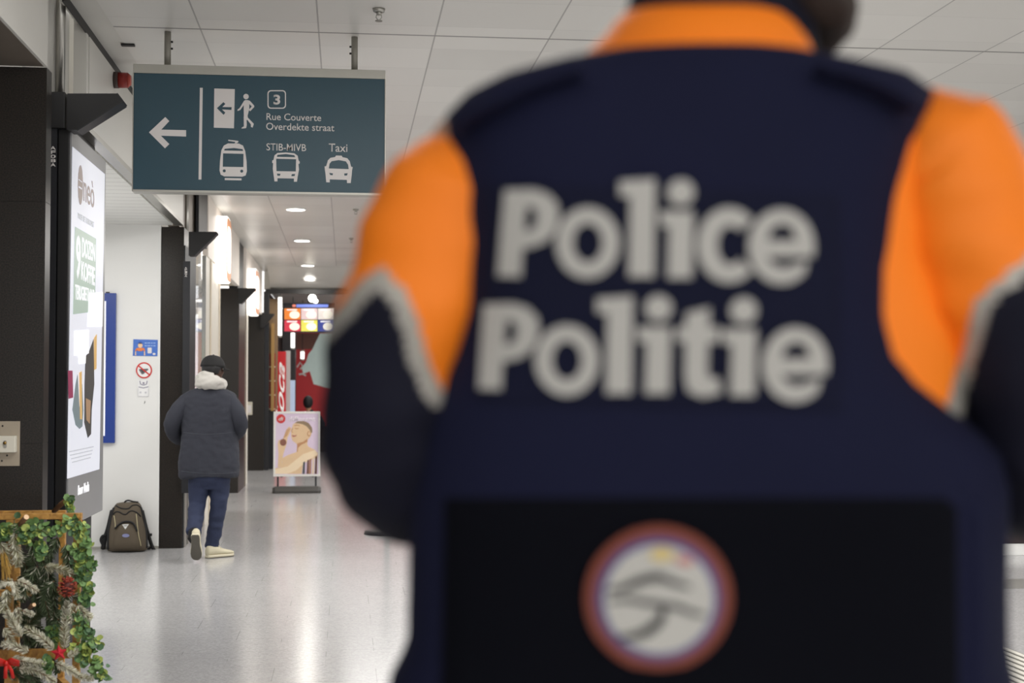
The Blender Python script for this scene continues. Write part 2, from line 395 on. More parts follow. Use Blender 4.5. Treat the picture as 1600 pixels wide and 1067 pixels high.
# windows of both shops
M_GLASS = bpy.data.materials.new('shop_glass'); M_GLASS.use_nodes = True
_p = M_GLASS.node_tree.nodes['Principled BSDF']; _p.inputs['Transmission Weight'].default_value = 1; _p.inputs['Roughness'].default_value = .02; _p.inputs['IOR'].default_value = 1.1; _p.inputs['Base Color'].default_value = (.96, .98, 1, 1)
for n, y0, y1, top in ((1, 14.2, 15.34, 2.85), (2, 21.98 - 1.75, 20.74, 2.73)):
    w = empty('window_%d' % n, (-1.5, (y0 + y1) / 2, 0)); w['kind'] = 'structure'
    boxo('pane', (-1.50, -1.494, y0, y1, .08, top), M_GLASS, w)
    bm = BM(); box(bm, -1.52, -1.475, y0, y1, 0, .08); box(bm, -1.52, -1.475, y0, y0 + .03, .08, top); box(bm, -1.52, -1.475, y1 - .03, y1, .08, top)
    new('window_frame', bm, M_STEEL, w)
# far store: dark portal frame, stone cladding, back wall
zt = at(460, 452, y=25.5).z; zb = at(460, 459, y=25.5).z
struct('trim_20', (-1.42, 6.0, 25.5, 25.62, zb, zt), M_DARK)
struct('trim_21', (-1.425, -1.35, 25.5, 25.62, 0, zb), M_DARKB)
M_STONE = mat('brown_stone_cladding', (138, 112, 82), .55, var=.25, vscale=30)
x1 = at(434, 500, y=25.9).x
struct('wall_stone', (-1.4, x1, 25.85, 26.0, at(425, 640, y=25.9).z, 3.05), M_STONE)
struct('wall_store_low', (-1.4, at(428, 640, y=25.85).x + .02, 25.8, 25.84, 0, at(425, 640, y=25.8).z), M_DARKB)
struct('ceiling_store', (-1.4, 6.0, 25.65, 33, 3.22, 3.3), mat('store_ceiling', (205, 203, 198), .5))
struct('wall_front_upper', (-1.45, 15.5, 25.64, 25.7, zt, H + .1), M_FASC)
bm = BM(); q = [Vector((x, y, z)) for y, z in ((24.3, H + .02), (24.3, H - .004), (25.63, zt + .004), (25.63, H + .02)) for x in (-1.33,)]
loft(bm, [q, [p + Vector((16.8, 0, 0)) for p in q]]); o = new('ceiling_slope', bm, M_FASC); o['kind'] = 'structure'
struct('wall_store_back', (-1.6, 6.0, 32.6, 32.8, 0, 3.22), mat('store_back_wall', (74, 62, 56), .6))
struct('wall_store_right', (5.9, 6.0, 25.7, 32.6, 0, 3.22), mat('store_side_wall', (60, 56, 54), .6))
struct('wall_store_left', (-1.5, -1.41, 26.4, 32.6, 0, 3.22), mat('store_side_wall', (60, 56, 54), .6))
struct('wall_right', (15.4, 15.5, -6, 34, 0, H), M_FASC)
struct('wall_front_right', (6.0, 15.4, 25.5, 25.63, 0, H), M_FASC)

# ---- floor markings on the right
bm = BM(); box(bm, 3.4, 9, 9.84, 10.32, 0.0005, .003); o = new('floor_band', bm, mat('dark_grey_tile_band', (128, 126, 122), .35)); o['kind'] = 'structure'
t = empty('tactile_paving', (3.3, 6.0, 0), 'pale ribbed tactile guide strip set in the floor at the lower right', 'tactile paving')
boxo('base_plate', (2.98, 3.67, 4.6, 7.9, .0005, .003), mat('tactile_base', (104, 101, 95), .6), t)
for i in range(12):
    x = 3.0 + i * .056
    boxo('rib', (x, x + .034, 4.62, 7.88, .0031, .009), mat('tactile_rib', (205, 202, 192), .5), t, bevel=.002)

# ================================================================== HANGING SIGN
SY = 8.33
s = empty('hanging_sign', (-.5, SY, 2.58), 'dark teal station direction sign hung from the ceiling on two grey poles', 'sign')
pt, pb = at(210, 115, y=SY), at(207, 298, y=SY); xr = at(601, 200, y=SY).x
xl = (pt.x + pb.x) / 2; zt_, zb_ = at(210, 100, y=SY).z, at(207, 298, y=SY).z
zm = at(210, 114, y=SY).z
boxo('sign_panel', (xl, xr, SY, SY + .10, zb_ + .008, zm), M_TEAL, s, bevel=.002)
boxo('top_rail', (xl - .004, xr + .004, SY - .006, SY + .106, zm, zt_), M_ALU, s, bevel=.002)
boxo('bottom_rail', (xl - .004, xr + .004, SY - .004, SY + .104, zb_ - .004, zb_ + .0078), M_ALU, s)
boxo('side_trim', (xl - .006, xl - .0005, SY - .004, SY + .104, zb_, zm), M_ALU, s); boxo('side_trim', (xr + .0005, xr + .006, SY - .004, SY + .104, zb_, zm), M_ALU, s)
for px in (262, 554):
    x = at(px, 75, y=SY + .05).x
    bm = BM(); cyl(bm, Vector((x, SY + .05, zt_)), Vector((x, SY + .05, H - .002)), .019)
    pole = new('hanging_pole', bm, M_POLEG, s, smooth=True)
    for dz in (.06, .10):
        bm = BM(); sgn = 1 if px < 400 else -1
        cyl(bm, Vector((x + sgn * .018, SY + .05, H - dz)), Vector((x + sgn * .03, SY + .05, H - dz)), .006); new('bolt', bm, M_DARK, pole)
SF = Face((0, -1, 0), y=SY - .0003)
def cp(l): return [(200 + x / 3.81, 80 + y / 3.81) for x, y in l]
SF.shape('arrow', [cp([(125, 483), (222, 392), (246, 416), (198, 467), (346, 470), (346, 508), (196, 503), (246, 553), (220, 578)])], M_LETTER, s)
SF.shape('divider_bar', [cp([(428, 218), (445, 218), (437, 764), (420, 764)])], M_LETTER, s)
SF.shape('exit_door_pictogram', [cp([(514, 222), (636, 226), (631, 459), (511, 455)]), cp([(529, 339), (568, 303), (580, 314), (562, 332), (617, 333), (616, 350), (560, 347), (580, 366), (569, 379)])], M_LETTER, s)
wk = SF.shape('walking_figure_pictogram', [cp([(690, 296), (699, 291), (713, 291), (722, 300), (722, 345), (712, 384), (714, 398), (706, 412), (690, 402), (689, 330)]), cp(circle(703, 270, 16))], M_LETTER, s)
SF.shape('swinging_arm', [cp([(692, 294), (697, 310), (668, 350), (652, 356), (653, 346), (663, 341)])], M_LETTER, wk, .0018)
SF.shape('bent_arm', [cp([(716, 292), (726, 296), (752, 325), (751, 333), (727, 358), (720, 349), (737, 329), (714, 306)])], M_LETTER, wk, .0019)
SF.shape('rear_leg', [cp([(700, 396), (714, 396), (749, 432), (742, 455), (731, 450), (732, 436)])], M_LETTER, wk, .0018)
SF.shape('front_leg', [cp([(689, 390), (706, 400), (707, 440), (703, 458), (676, 461), (677, 455), (690, 448)])], M_LETTER, wk, .0019)
SF.shape('tram_pictogram', [cp([(545, 710), (548, 650), (556, 590), (570, 562), (595, 549), (660, 550), (685, 562), (698, 595), (706, 655), (708, 715), (700, 740), (680, 747), (573, 745), (552, 735)]),
    cp([(572, 591), (576, 581), (630, 576), (682, 583), (686, 594)]), cp([(566, 608), (688, 611), (687, 690), (564, 688)]), cp(circle(573, 712, 9)), cp(circle(677, 714, 9)),
    cp([(597, 527), (657, 534), (657, 541), (648, 548), (634, 548), (640, 540), (597, 534)]), cp([(576, 755), (676, 757), (676, 769), (576, 767)])], M_LETTER, s)
SF.shape('bus_pictogram', [cp([(872, 775), (868, 745), (862, 700), (864, 668), (858, 664), (859, 650), (866, 648), (872, 620), (890, 606), (940, 603), (990, 608), (1010, 622), (1016, 652), (1022, 656), (1022, 668), (1015, 672), (1018, 705), (1010, 748), (1006, 777), (988, 777), (988, 758), (890, 756), (890, 775)]),
    cp([(886, 629), (890, 617), (940, 612), (990, 619), (996, 631)]), cp([(882, 640), (1001, 643), (999, 716), (884, 714)]), cp([(887, 728), (908, 730), (904, 742), (889, 741)]), cp([(975, 732), (995, 730), (992, 743), (972, 744)])], M_LETTER, s)
SF.shape('taxi_pictogram', [cp([(1180, 780), (1176, 735), (1172, 705), (1170, 686), (1180, 684), (1190, 650), (1205, 635), (1233, 630), (1238, 621), (1272, 622), (1277, 631), (1305, 637), (1320, 655), (1328, 687), (1338, 690), (1334, 708), (1332, 735), (1326, 785), (1304, 785), (1303, 766), (1201, 763), (1201, 781)]),
    cp([(1195, 698), (1200, 670), (1212, 655), (1255, 648), (1297, 656), (1310, 675), (1314, 702)]), cp([(1198, 724), (1220, 727), (1218, 739), (1203, 737)]), cp([(1287, 728), (1308, 726), (1304, 740), (1288, 741)])], M_LETTER, s)
SF.shape('number_frame', [rrect(417.9, 140.9, 446.9, 169.9, 5.5), rrect(419.6, 142.6, 445.2, 168.2, 4.2)], M_LETTER, s)
for nm, tx, q, b in (('platform_number', '3', ((427.3, 147.7), (437.8, 147.9), (437.8, 163.6), (427.3, 163.4)), .03),
        ('street_name_lettering', 'Rue Couverte', ((416.3, 176.6), (501.8, 178.6), (501.8, 189.4), (416.3, 187.5)), .006),
        ('street_name_lettering', 'Overdekte straat', ((415.8, 191.5), (522.4, 194.2), (522.4, 205.3), (415.8, 202.8)), .006),
        ('operator_lettering', 'STIB-MIVB', ((416.3, 223.8), (478.3, 225.2), (478.3, 236.4), (416.3, 234.9)), .004),
        ('taxi_lettering', 'Taxi', ((513.6, 224.1), (542.8, 224.9), (542.8, 237.6), (513.6, 237.0)), .006)):
    SF.text(nm, tx, q, M_LETTER, s, b)

# ================================================================== CEILING FITTINGS
def sprinkler(px, py0, py1, label):
    p = at(px, py0, z=H - .001); z1 = at(px, py1, y=p.y).z
    o = empty('sprinkler_head', p, label, 'sprinkler', 'ceiling sprinklers')
    h = H - z1
    bm = BM(); cyl(bm, p, p + Vector((0, 0, -.25 * h)), .035, .03); new('escutcheon', bm, M_STEEL, o, True)
    bm = BM(); cyl(bm, p + Vector((0, 0, -.25 * h)), p + Vector((0, 0, -.5 * h)), .018, .012)
    for a in range(2):
        d = Vector((.012 * (1 - 2 * a), 0, 0)); tube(bm, [p + d + Vector((0, 0, -.45 * h)), p + d * 1.3 + Vector((0, 0, -.7 * h)), p + Vector((0, 0, -.95 * h))], .003, 6)
    new('nozzle', bm, M_STEEL, o, True)
    bm = BM(); cyl(bm, p + Vector((0, 0, -.94 * h)), p + Vector((0, 0, -h)), .02); new('deflector', bm, M_STEEL, o)
sprinkler(592, 14, 33, 'chrome sprinkler head on the nearest ceiling panels, above the teal sign')
sprinkler(556, 327, 335, 'small sprinkler head on the ceiling just under the teal sign')
sprinkler(549, 372, 379, 'small sprinkler head on the ceiling farthest away, beside the orange sleeve')
for i, ((px, py), lb) in enumerate(zip([(462, 326), (472, 375), (481, 414), (484, 436)],
        ('lit round downlight nearest under the teal sign', 'second lit downlight from the teal sign', 'third lit downlight from the teal sign', 'lit downlight farthest along the corridor, above the dark portal'))):
    p = at(px, py, z=H)
    if i == 3:
        k = (H - .004 - zt - .004) / 1.33; n_ = Vector((0, k, 1)); d_ = ray(px, py); q_ = Vector((0, 24.3, H - .004)); p = CAM + d_ * ((q_ - CAM).dot(n_) / d_.dot(n_)) + Vector((0, 0, -.006))
    o = empty('ceiling_downlight', p, lb, 'ceiling light', 'round downlights in a row')
    bm = BM(); cyl(bm, p + Vector((0, 0, -.006)), p + Vector((0, 0, -.014)), .105 if i < 3 else .08); new('diffuser', bm, M_LAMP, o)
    bm = BM(); loft(bm, [sring(p + Vector((0, 0, z)), Vector((1, 0, 0)), Vector((0, 1, 0)), r, r) for r, z in ((.106, -.001), (.125, -.001), (.125, -.01), (.106, -.016))], closed=True); new('rim', bm, M_WHITE, o)
    l = bpy.data.lights.new('downlight_lamp', 'AREA'); l.shape = 'DISK'; l.size = .2; l.energy = 7; l.color = (1, .95, .88)
    lo = bpy.data.objects.new('downlight_lamp', l); lo.location = p + Vector((0, 0, -.02)); COL.objects.link(lo)
# small black plate at ceiling edge
p = at(200, 69, z=H)
bm = BM(); box(bm, p.x - .04, p.x + .04, p.y - .02, p.y + .02, H - .012, H - .001); tag(new('ceiling_clip', bm, M_DARK, bevel=.003), 'small flat black clip on the ceiling edge left of the teal sign', 'clip')
# red alarm sounder on fascia
c = at(178, 125, x=WX); o = empty('alarm_sounder', (c.x, c.y, c.z - .06), 'dark red fire alarm sounder on the pale fascia left of the teal sign', 'alarm')
w = 26 * c.y / F_PX
M_RED = mat('dark_red_plastic', (140, 34, 26), .4, var=.08)
bm = BM(); cyl(bm, c + Vector((.001, 0, 0)), c + Vector((.03, 0, 0)), .052, .052); new('base_plate', bm, mat('dark_grey_plastic', (70, 56, 52)), o, True)
bm = BM(); cyl(bm, c + Vector((.03, 0, 0)), c + Vector((w * .82, 0, 0)), .05, .048); new('sounder_body', bm, M_RED, o, True)
bm = BM(); tube(bm, [c + Vector((w * .82, 0, 0)), c + Vector((w, 0, 0))], [.047, .03], 20, rounded=False); new('lens_cap', bm, mat('red_lens', (176, 70, 58), .25), o, True)

# ================================================================== WEDGE BRACKETS
def wedge(y, ptop, ptip, pbev, plow, depth, label):
    A, B, Cc, D = [at(*q, y=y) for q in (ptop, ptip, pbev, plow)]
    o = empty('wall_bracket', (A.x, y, D.z), label, 'bracket', 'black wedge brackets on the pillars')
    E = Vector((A.x, y, D.z))
    bm = BM(); loft(bm, [[A, B, Cc, D, E], [p + Vector((0, depth, 0)) for p in (A, B, Cc, D, E)]]); new('bracket_body', bm, M_DARK, o)
    n = Vector((Cc.z - D.z, 0, -(Cc.x - D.x))).normalized() * .006
    bm = BM(); q = [D, Cc, Cc + n, D + n]; loft(bm, [q, [p + Vector((0, depth, 0)) for p in q]]); new('cover_strip', bm, M_DARKB, o)
    bm = BM(); q = [Cc, B, B + Vector((.006, 0, .003)), Cc + Vector((.006, 0, .003))]; loft(bm, [q, [p + Vector((0, depth, 0)) for p in q]]); new('end_cap', bm, M_DARKB, o)
    return o
o = wedge(7.7, (105, 146), (182, 146), (191, 158), (120, 203), .14, 'largest black wedge bracket, above the lit coffee poster')
a, b = at(77, 143, y=7.72), at(101, 200, y=7.72)
boxo('mounting_box', (a.x, b.x, 7.72, 7.98, b.z, a.z), M_DARK, o, .004)
wedge(13.12, (295, 362), (337, 362), (339, 364), (303, 399), .14, 'black wedge bracket on the pillar just right of the white wall')
wedge(19.9, (372, 450), (397, 450), (399, 452), (377, 474), .14, 'small black wedge bracket on the third pillar, below the second lit sign')
wedge(25.3, (407, 490), (427, 490), (428, 491), (411, 512), .14, 'farthest and smallest black wedge bracket, left of the menu screen')
# pillar codes
def code(txt, x0, x1, y0, y1, face, label):
    k = len(txt); o = empty('pillar_code', face.p((x0 + x1) / 2, y1), label, 'lettering')
    for i, ch in enumerate(txt):
        a = y0 + (y1 - y0) * (i + .08) / k; b = y0 + (y1 - y0) * (i + .88) / k
        face.text('character', ch, bb(x0, a, x1, b), M_LETTER, o, .015)
strip = struct('trim_22', (-1.58, -1.527, 7.74, 7.76, 0, 2.83), M_DARKB)
code('AF08A', 78.8, 87, 228, 261, Face((0, -1, 0), y=7.7385), 'white vertical pillar code beside the lit coffee poster')
struct('trim_23', (-1.47, at(297, 500, y=13.17).x, 13.15, 13.178, .5, 2.6), M_DARKB)
code('AF10A', 288.6, 292.4, 417, 433, Face((0, -1, 0), y=13.149), 'tiny white vertical code on the pillar right of the white wall')

# ================================================================== LIT ADVERT CASE
AX = -1.455; AY0, AY1, AZ0, AZ1 = 7.78, 8.87, .71, 2.83
ad = empty('advert_lightbox', (AX, 8.3, AZ0), 'tall lit poster case with white coffee advert beside the black granite wall', 'advertisement')
boxo('case', (-1.525, AX - .012, 7.765, 8.88, AZ0 - .005, AZ1 + .005), M_DARK, ad, .004)
def lit(name, rgb, e): return mat('backlit_' + name, rgb, .35, var=.02, emit=e)
boxo('bezel', (AX - .012, AX - .004, AY0, AY1, AZ0, AZ1), mat('grey_bezel', (150, 150, 152), .3, var=.03), ad)
AF = Face((1, 0, 0), x=AX - .0035); AF2 = Face((1, 0, 0), x=AX - .0015); AF3 = Face((1, 0, 0), x=AX + .0005)
post = AF.shape('poster', [[(113, 229), (163.5, 272), (155, 733), (104.6, 748)]], lit('white', (212, 214, 224), .36), ad)
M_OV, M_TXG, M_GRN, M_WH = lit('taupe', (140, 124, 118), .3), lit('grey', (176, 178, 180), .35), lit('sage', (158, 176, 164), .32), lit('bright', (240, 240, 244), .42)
AF2.shape('oval_logo', [circle(125.5, 289, 3.8, 30, 31), [(122.5, 279), (128.5, 284), (128.5, 286), (122.5, 281)], [(122.5, 290), (128.5, 294), (128.5, 297), (122.5, 293)]], M_OV, post)
AF2.text('brand_lettering', 'neò', ((130.5, 271), (147, 286), (147, 326), (130.5, 314)), M_OV, post)
AF2.text('tagline_lettering', 'PROEF DE TOEKOMST', ((121.5, 332), (146.5, 347), (146.5, 356), (121.5, 341)), M_TXG, post)
AF2.shape('offer_block', [[(117, 354), (150, 373), (148.5, 458), (138.5, 458), (138, 488), (114, 491)]], M_GRN, post)
AF3.text('offer_lettering', '9', ((119, 366), (125.8, 370), (125.6, 438), (118.8, 434)), M_WH, post, .03)
AF3.text('offer_lettering', 'DOZEN', ((128, 370), (148.5, 382), (148.3, 409), (127.8, 402)), M_WH, post, .02)
AF3.text('offer_lettering', 'KOFFIE', ((127, 407), (148, 418), (147.8, 447), (126.7, 437)), M_WH, post, .02)
AF3.text('offer_lettering', 'TERUGBETAALD', ((117.5, 444), (147.5, 453), (147.3, 472), (117.3, 468)), M_WH, post, .01)
AF3.shape('painted_reflection', [[(138.3, 458), (160.5, 456.5), (159.8, 510), (137.3, 511)]], M_WH, post)  # reflection on the case glass, painted as a bright patch of poster art
AF3.shape('painted_reflection', [[(117, 517), (139, 515), (138.5, 552), (134, 553), (133.5, 568), (124, 569), (123.5, 555), (116.5, 556)]], M_WH, post)  # another glass reflection painted into the poster
AF2.shape('wine_tag', [[(106, 579), (113, 579), (114, 621), (107, 623)]], lit('wine', (128, 44, 74), .45), post)
AF2.shape('coffee_machine', [[(113, 640), (118, 600), (121, 585), (124, 640), (128, 600), (130, 640), (128.5, 666), (124, 670), (118, 664)]], lit('slate', (108, 120, 124), .4), post)
AF2.shape('coffee_machine', [[(132, 600), (133.5, 556), (138, 552), (146, 530), (147, 600), (143, 640), (142, 678), (137, 684), (131.5, 660)]], lit('dark', (66, 64, 62), .3), post)
AF3.shape('coffee_glass', [[(134, 622), (141.5, 626), (140, 662), (135, 656)]], lit('tan', (150, 120, 92), .4), post)
AF3.shape('coffee_glass', [[(147, 528), (151, 522), (150.5, 576), (147, 578)]], lit('amber', (206, 168, 106), .3), post)
AF3.shape('coffee_glass', [[(124, 582), (127.5, 580), (128, 655), (125, 655)]], lit('amber', (206, 168, 106), .3), post)
for i in range(4):
    AF2.shape('small_print', [[(108 + i * 1.5, 705 + i * 5.5), (146 - i * 1.5, 697 + i * 5.6), (146 - i * 1.5, 698.4 + i * 5.6), (108 + i * 1.5, 706.4 + i * 5.5)]], M_TXG, post)
AF.text('case_lettering', 'Bauer Media', ((122, 758.5), (139.5, 751.5), (139, 767.5), (121.5, 774)), lit('bright', (248, 248, 250), .9), ad, .03)

# ================================================================== WHITE WALL FITTINGS
WF = Face((0, -1, 0), y=13.178)
n = empty('notice_board', WF.p(160, 690), 'tall blue framed notice board half hidden behind the lit advert', 'notice board')
a, b = at(181, 458, y=13.14), at(177, 692, y=13.14); ia, ib = at(166.5, 470, y=13.13), at(161, 681, y=13.13)
bm = BM(); xo0, xo1, zo0, zo1 = a.x - .62, a.x, b.z, a.z; xi1 = xo1 - .085
box(bm, xo0, xo1, 13.14, 13.178, ia.z, zo1); box(bm, xo0, xo1, 13.14, 13.178, zo0, ib.z); box(bm, xi1, xo1, 13.14, 13.178, ib.z, ia.z); box(bm, xo0, xo0 + .085, 13.14, 13.178, ib.z, ia.z)
new('frame', bm, mat('royal_blue_frame', (34, 62, 142), .35, var=.04), n)
boxo('backlit_sheet', (xo0 + .085, xi1, 13.15, 13.177, ib.z, ia.z), mat('lit_notice', (246, 246, 250), .4, var=.01, emit=.35), n)
boxo('hanger', (a.x - .09, a.x - .06, 13.15, 13.177, a.z, a.z + .012), M_DARKB, n)
st = WF.shape('information_sticker', [[(208.4, 530), (246.6, 531), (246, 556.5), (207.5, 555.8)]], mat('bright_blue_vinyl', (72, 116, 200), .4, var=.03), None, .002)
tag(st, 'small blue sticker with an orange capped figure on the white wall', 'sticker')
WF2 = Face((0, -1, 0), y=13.1755)
M_OR, M_SK = mat('orange_print', (226, 128, 66), .5), mat('skin_print', (232, 196, 160), .5)
WF2.shape('figure', [[(211, 547), (214, 543.5), (225, 543.5), (227, 548), (225.5, 549), (223, 546), (222.5, 548.5), (215.5, 548.5), (215, 546.5), (212.5, 549)]], M_OR, st)
WF2.shape('face', [circle(219.2, 539.5, 3.6, 20, 4)], M_SK, st); WF2.shape('forearm', [[(211, 549), (212.5, 549), (213, 555.2), (211, 555.2)]], M_SK, st); WF2.shape('forearm', [[(225, 549), (226.5, 548.5), (227, 555.4), (225, 555.4)]], M_SK, st)
WF2.shape('cap', [[(215.6, 537), (217, 534), (219.3, 533), (221.6, 534), (223, 537)]], mat('cap_print', (60, 96, 180), .5), st)
for yy in (535, 539.4):
    for xx, ww in ((226, 3.5), (230.4, 4.5), (236, 2.5), (239.5, 3.5)):
        WF2.shape('text_line', [[(xx, yy), (xx + ww, yy), (xx + ww, yy + 1.7), (xx, yy + 1.7)]], mat('pale_blue_print', (150, 180, 228), .5), st)
WF2.shape('plate', [rrect(230.6, 543, 237, 552, 1)], M_LETTER, st)
WF2.shape('badge', [circle(240.8, 553, 2.4, 20, 1.6)], M_LETTER, st)
ns = empty('no_smoking_sign', WF.p(225, 592), 'round red bordered no smoking sticker below the blue sticker', 'sticker')
WF.shape('disc', [circle(225, 578.5, 12)], mat('white_vinyl', (238, 238, 238), .4), ns)
WF2.shape('prohibition_ring', [circle(225, 578.5, 12.6), circle(225, 578.5, 10.6)], mat('red_vinyl', (206, 48, 44), .4), ns)
WF2.shape('slash', [stroke([(216.5, 571.5), (233.5, 585.5)], 1.0)], mat('red_vinyl', (206, 48, 44)), ns, .0025)
WF2.shape('cigarette', [stroke([(217.5, 577), (222, 584.2), (223, 584.2), (231.5, 576.5)], .9)], mat('grey_print', (120, 120, 124), .5), ns)
cs = empty('camera_notice', WF.p(224, 620), 'faded grey camera surveillance sticker below the no smoking sticker', 'sticker')
M_FAD = mat('faded_print', (150, 146, 164), .5)
WF.shape('sheet', [[(215.5, 593.5), (232.5, 594), (232, 620), (215, 619.5)]], mat('white_vinyl', (238, 238, 238)), cs)
WF2.shape('pictogram', [stroke([(218.5, 595), (219.5, 600), (222, 601)], .7), stroke([(230, 595), (229, 600), (226.5, 601)], .7), circle(224.3, 598.5, 1.6), [(222.3, 602), (226.3, 602), (226.5, 600.5), (222, 600.5)], stroke([(216.5, 604.5), (224, 606), (232, 604.2)], .6)], M_FAD, cs)
WF2.shape('pictogram', [stroke([(215.8, 607), (215.8, 619), (231.8, 619.4), (231.8, 607.2)], .3), circle(219.6, 613, 1.6), circle(227.6, 613.2, 1.6)], mat('very_faded_print', (204, 204, 210), .5), cs)
mk = WF.shape('scuff_mark', [[(225.8, 627.5), (227, 625.8), (226.6, 629.5), (225.2, 631)]], M_DARK, None); tag(mk, 'tiny dark scuff on the white wall below the faded sticker', 'mark')
# steel plate with key switch on the granite wall
GF = 7.2
k = empty('key_switch', at(10, 728, y=GF), 'white key switch on a square steel plate on the black granite wall', 'switch')
a, b = at(31, 658, y=7.19), at(30.5, 728, y=7.19)
boxo('mounting_plate', (a.x - .22, a.x, 7.193, 7.1995, b.z, a.z), mat('beige_steel_plate', (176, 164, 146), .4, .35, var=.1, vscale=15), k, .0015)
a, b = at(24, 681, y=7.15), at(24, 707, y=7.15)
boxo('switch_housing', (a.x - .085, a.x, 7.15, 7.1925, b.z, a.z), mat('white_plastic', (226, 222, 208), .4, var=.03), k, .004)
KF = Face((0, -1, 0), y=7.1495)
KF.shape('lock_plate', [rrect(5.5, 688, 10.5, 700, 2)], M_ALU, k)
cl = KF.p(7.8, 692); bm = BM(); cyl(bm, cl + Vector((0, -.008, 0)), cl + Vector((0, 0, 0)), .008); new('key_cylinder', bm, mat('brass', (150, 122, 70), .35, .8), k, True)
PF = Face((0, -1, 0), y=7.1928)
for q in ((4, 665.5), (11, 711.5), (3, 720)): PF.shape('screw_hole', [circle(*q, 1.5, 16)], M_DARK, k, .0006)

# ================================================================== LIT BLADE SIGNS
M_SALM = mat('salmon_sign_face', (244, 170, 124), .4, var=.03, emit=.15)
def blade(x0, x1, y0, y1, z0, z1, label):
    o = empty('lit_shop_sign', ((x0 + x1) / 2, (y0 + y1) / 2, z0), label, 'shop sign', 'rounded lit signs on the shop fascias')
    cy, cz, ry, rz = (y0 + y1) / 2, (z0 + z1) / 2, (y1 - y0) / 2, (z1 - z0) / 2
    def rr(x, k=1.0): return sring(Vector((x, cy, cz)), Vector((0, 1, 0)), Vector((0, 0, 1)), ry * k, rz * k, 40, 5)
    bm = BM(); loft(bm, [rr(x0), rr(x1 - .01), rr(x1, .97)]); new('lightbox', bm, M_GLOW, o)
    bm = BM(); loft(bm, [rr(x1 + .0005, .95), rr(x1 + .004, .93)]); f = new('front_panel', bm, M_SALM, o)
    bm = BM(); loft(bm, [rr(x1 + .0045, .7), rr(x1 + .007, .68)]); new('logo_plate', bm, M_GLOW, o)
blade(WX + .002, -1.352, 16.4, 17.05, at(345, 440, y=16.5).z, min(3.5, at(345, 336, y=16.5).z), 'larger rounded white lit sign on the first shop fascia, right of the pillar bracket')
blade(WX + .002, -1.352, 21.6, 22.6, at(395, 491, y=21.7).z, at(395, 418, y=21.7).z, 'smaller rounded white lit sign on the far shop fascia')
# light strip and goods in the first shop window
o = empty('strip_light', (-1.75, 14.8, 2.6), 'short bright strip light inside the first shop window', 'light')
z = at(314, 413, x=-1.75).z
boxo('diffuser', (-1.78, -1.72, 14.25, 15.3, z - .015, z + .015), M_LAMP, o); boxo('housing', (-1.79, -1.71, 14.24, 15.31, z + .016, 2.8595), M_WHITE, o)
sh = empty('display_shelves', (-1.8, 14.8, 0), 'white display shelves standing behind the first shop window', 'shelves')
SH = [(.35, (226, 92, 96)), (.75, (214, 60, 66)), (1.1, (236, 150, 160)), (1.4, (120, 170, 130)), (1.7, (200, 206, 150)), (2.0, (180, 190, 214))]
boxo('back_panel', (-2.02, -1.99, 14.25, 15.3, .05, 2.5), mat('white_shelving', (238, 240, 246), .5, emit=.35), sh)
for y in (14.25, 15.28): boxo('side_panel', (-1.99, -1.62, y, y + .02, 0, 2.5), mat('white_shelving', (238, 240, 246)), sh)
for z, _ in SH: boxo('shelf', (-1.99, -1.62, 14.271, 15.279, z - .02, z), mat('white_shelving', (238, 240, 246)), sh)
names = ('lowest', 'second', 'third', 'fourth', 'fifth', 'top')
for r, (z, c) in enumerate(SH):
    for i in range(4):
        y = 14.34 + i * .235; h = .16 + .05 * ((i * 7 + r * 3) % 3)
        cc = c if i % 2 == 0 else tuple(min(255, v + 40) for v in c)
        o = empty('product_pack', (-1.72, y + .08, z), '%s pack on the %s shelf of the first shop window, %s from the near end' % ('coloured' if i % 2 == 0 else 'pale', names[r], ('first', 'second', 'third', 'fourth')[i]), 'pack', 'packs on the window shelves')
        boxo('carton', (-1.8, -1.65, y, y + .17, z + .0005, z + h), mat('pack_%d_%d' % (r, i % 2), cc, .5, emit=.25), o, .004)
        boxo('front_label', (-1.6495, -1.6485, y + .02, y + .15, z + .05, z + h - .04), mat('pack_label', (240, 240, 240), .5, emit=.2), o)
o = empty('window_poster', (-1.488, 20.5, .9), 'narrow pale blue and red poster in the far shop window', 'poster')
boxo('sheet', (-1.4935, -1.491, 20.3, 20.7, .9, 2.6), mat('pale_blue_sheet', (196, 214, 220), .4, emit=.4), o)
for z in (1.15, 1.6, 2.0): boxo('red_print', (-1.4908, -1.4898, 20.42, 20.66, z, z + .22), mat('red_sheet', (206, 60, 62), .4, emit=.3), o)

# ================================================================== PILLAR NOTICE BOX
c = at(389.5, 638, y=P4Y); o = empty('notice_box', (c.x, P4Y, c.z - .11), 'small cream notice box on the farthest black pillar', 'notice')
boxo('box', (c.x - .055, c.x + .055, P4Y - .03, P4Y - .0005, c.z - .115, c.z + .115), mat('cream_plastic', (206, 200, 184), .5), o, .004)
boxo('paper', (c.x - .035, c.x + .035, P4Y - .033, P4Y - .0302, c.z - .08, c.z + .06), M_LETTER, o)

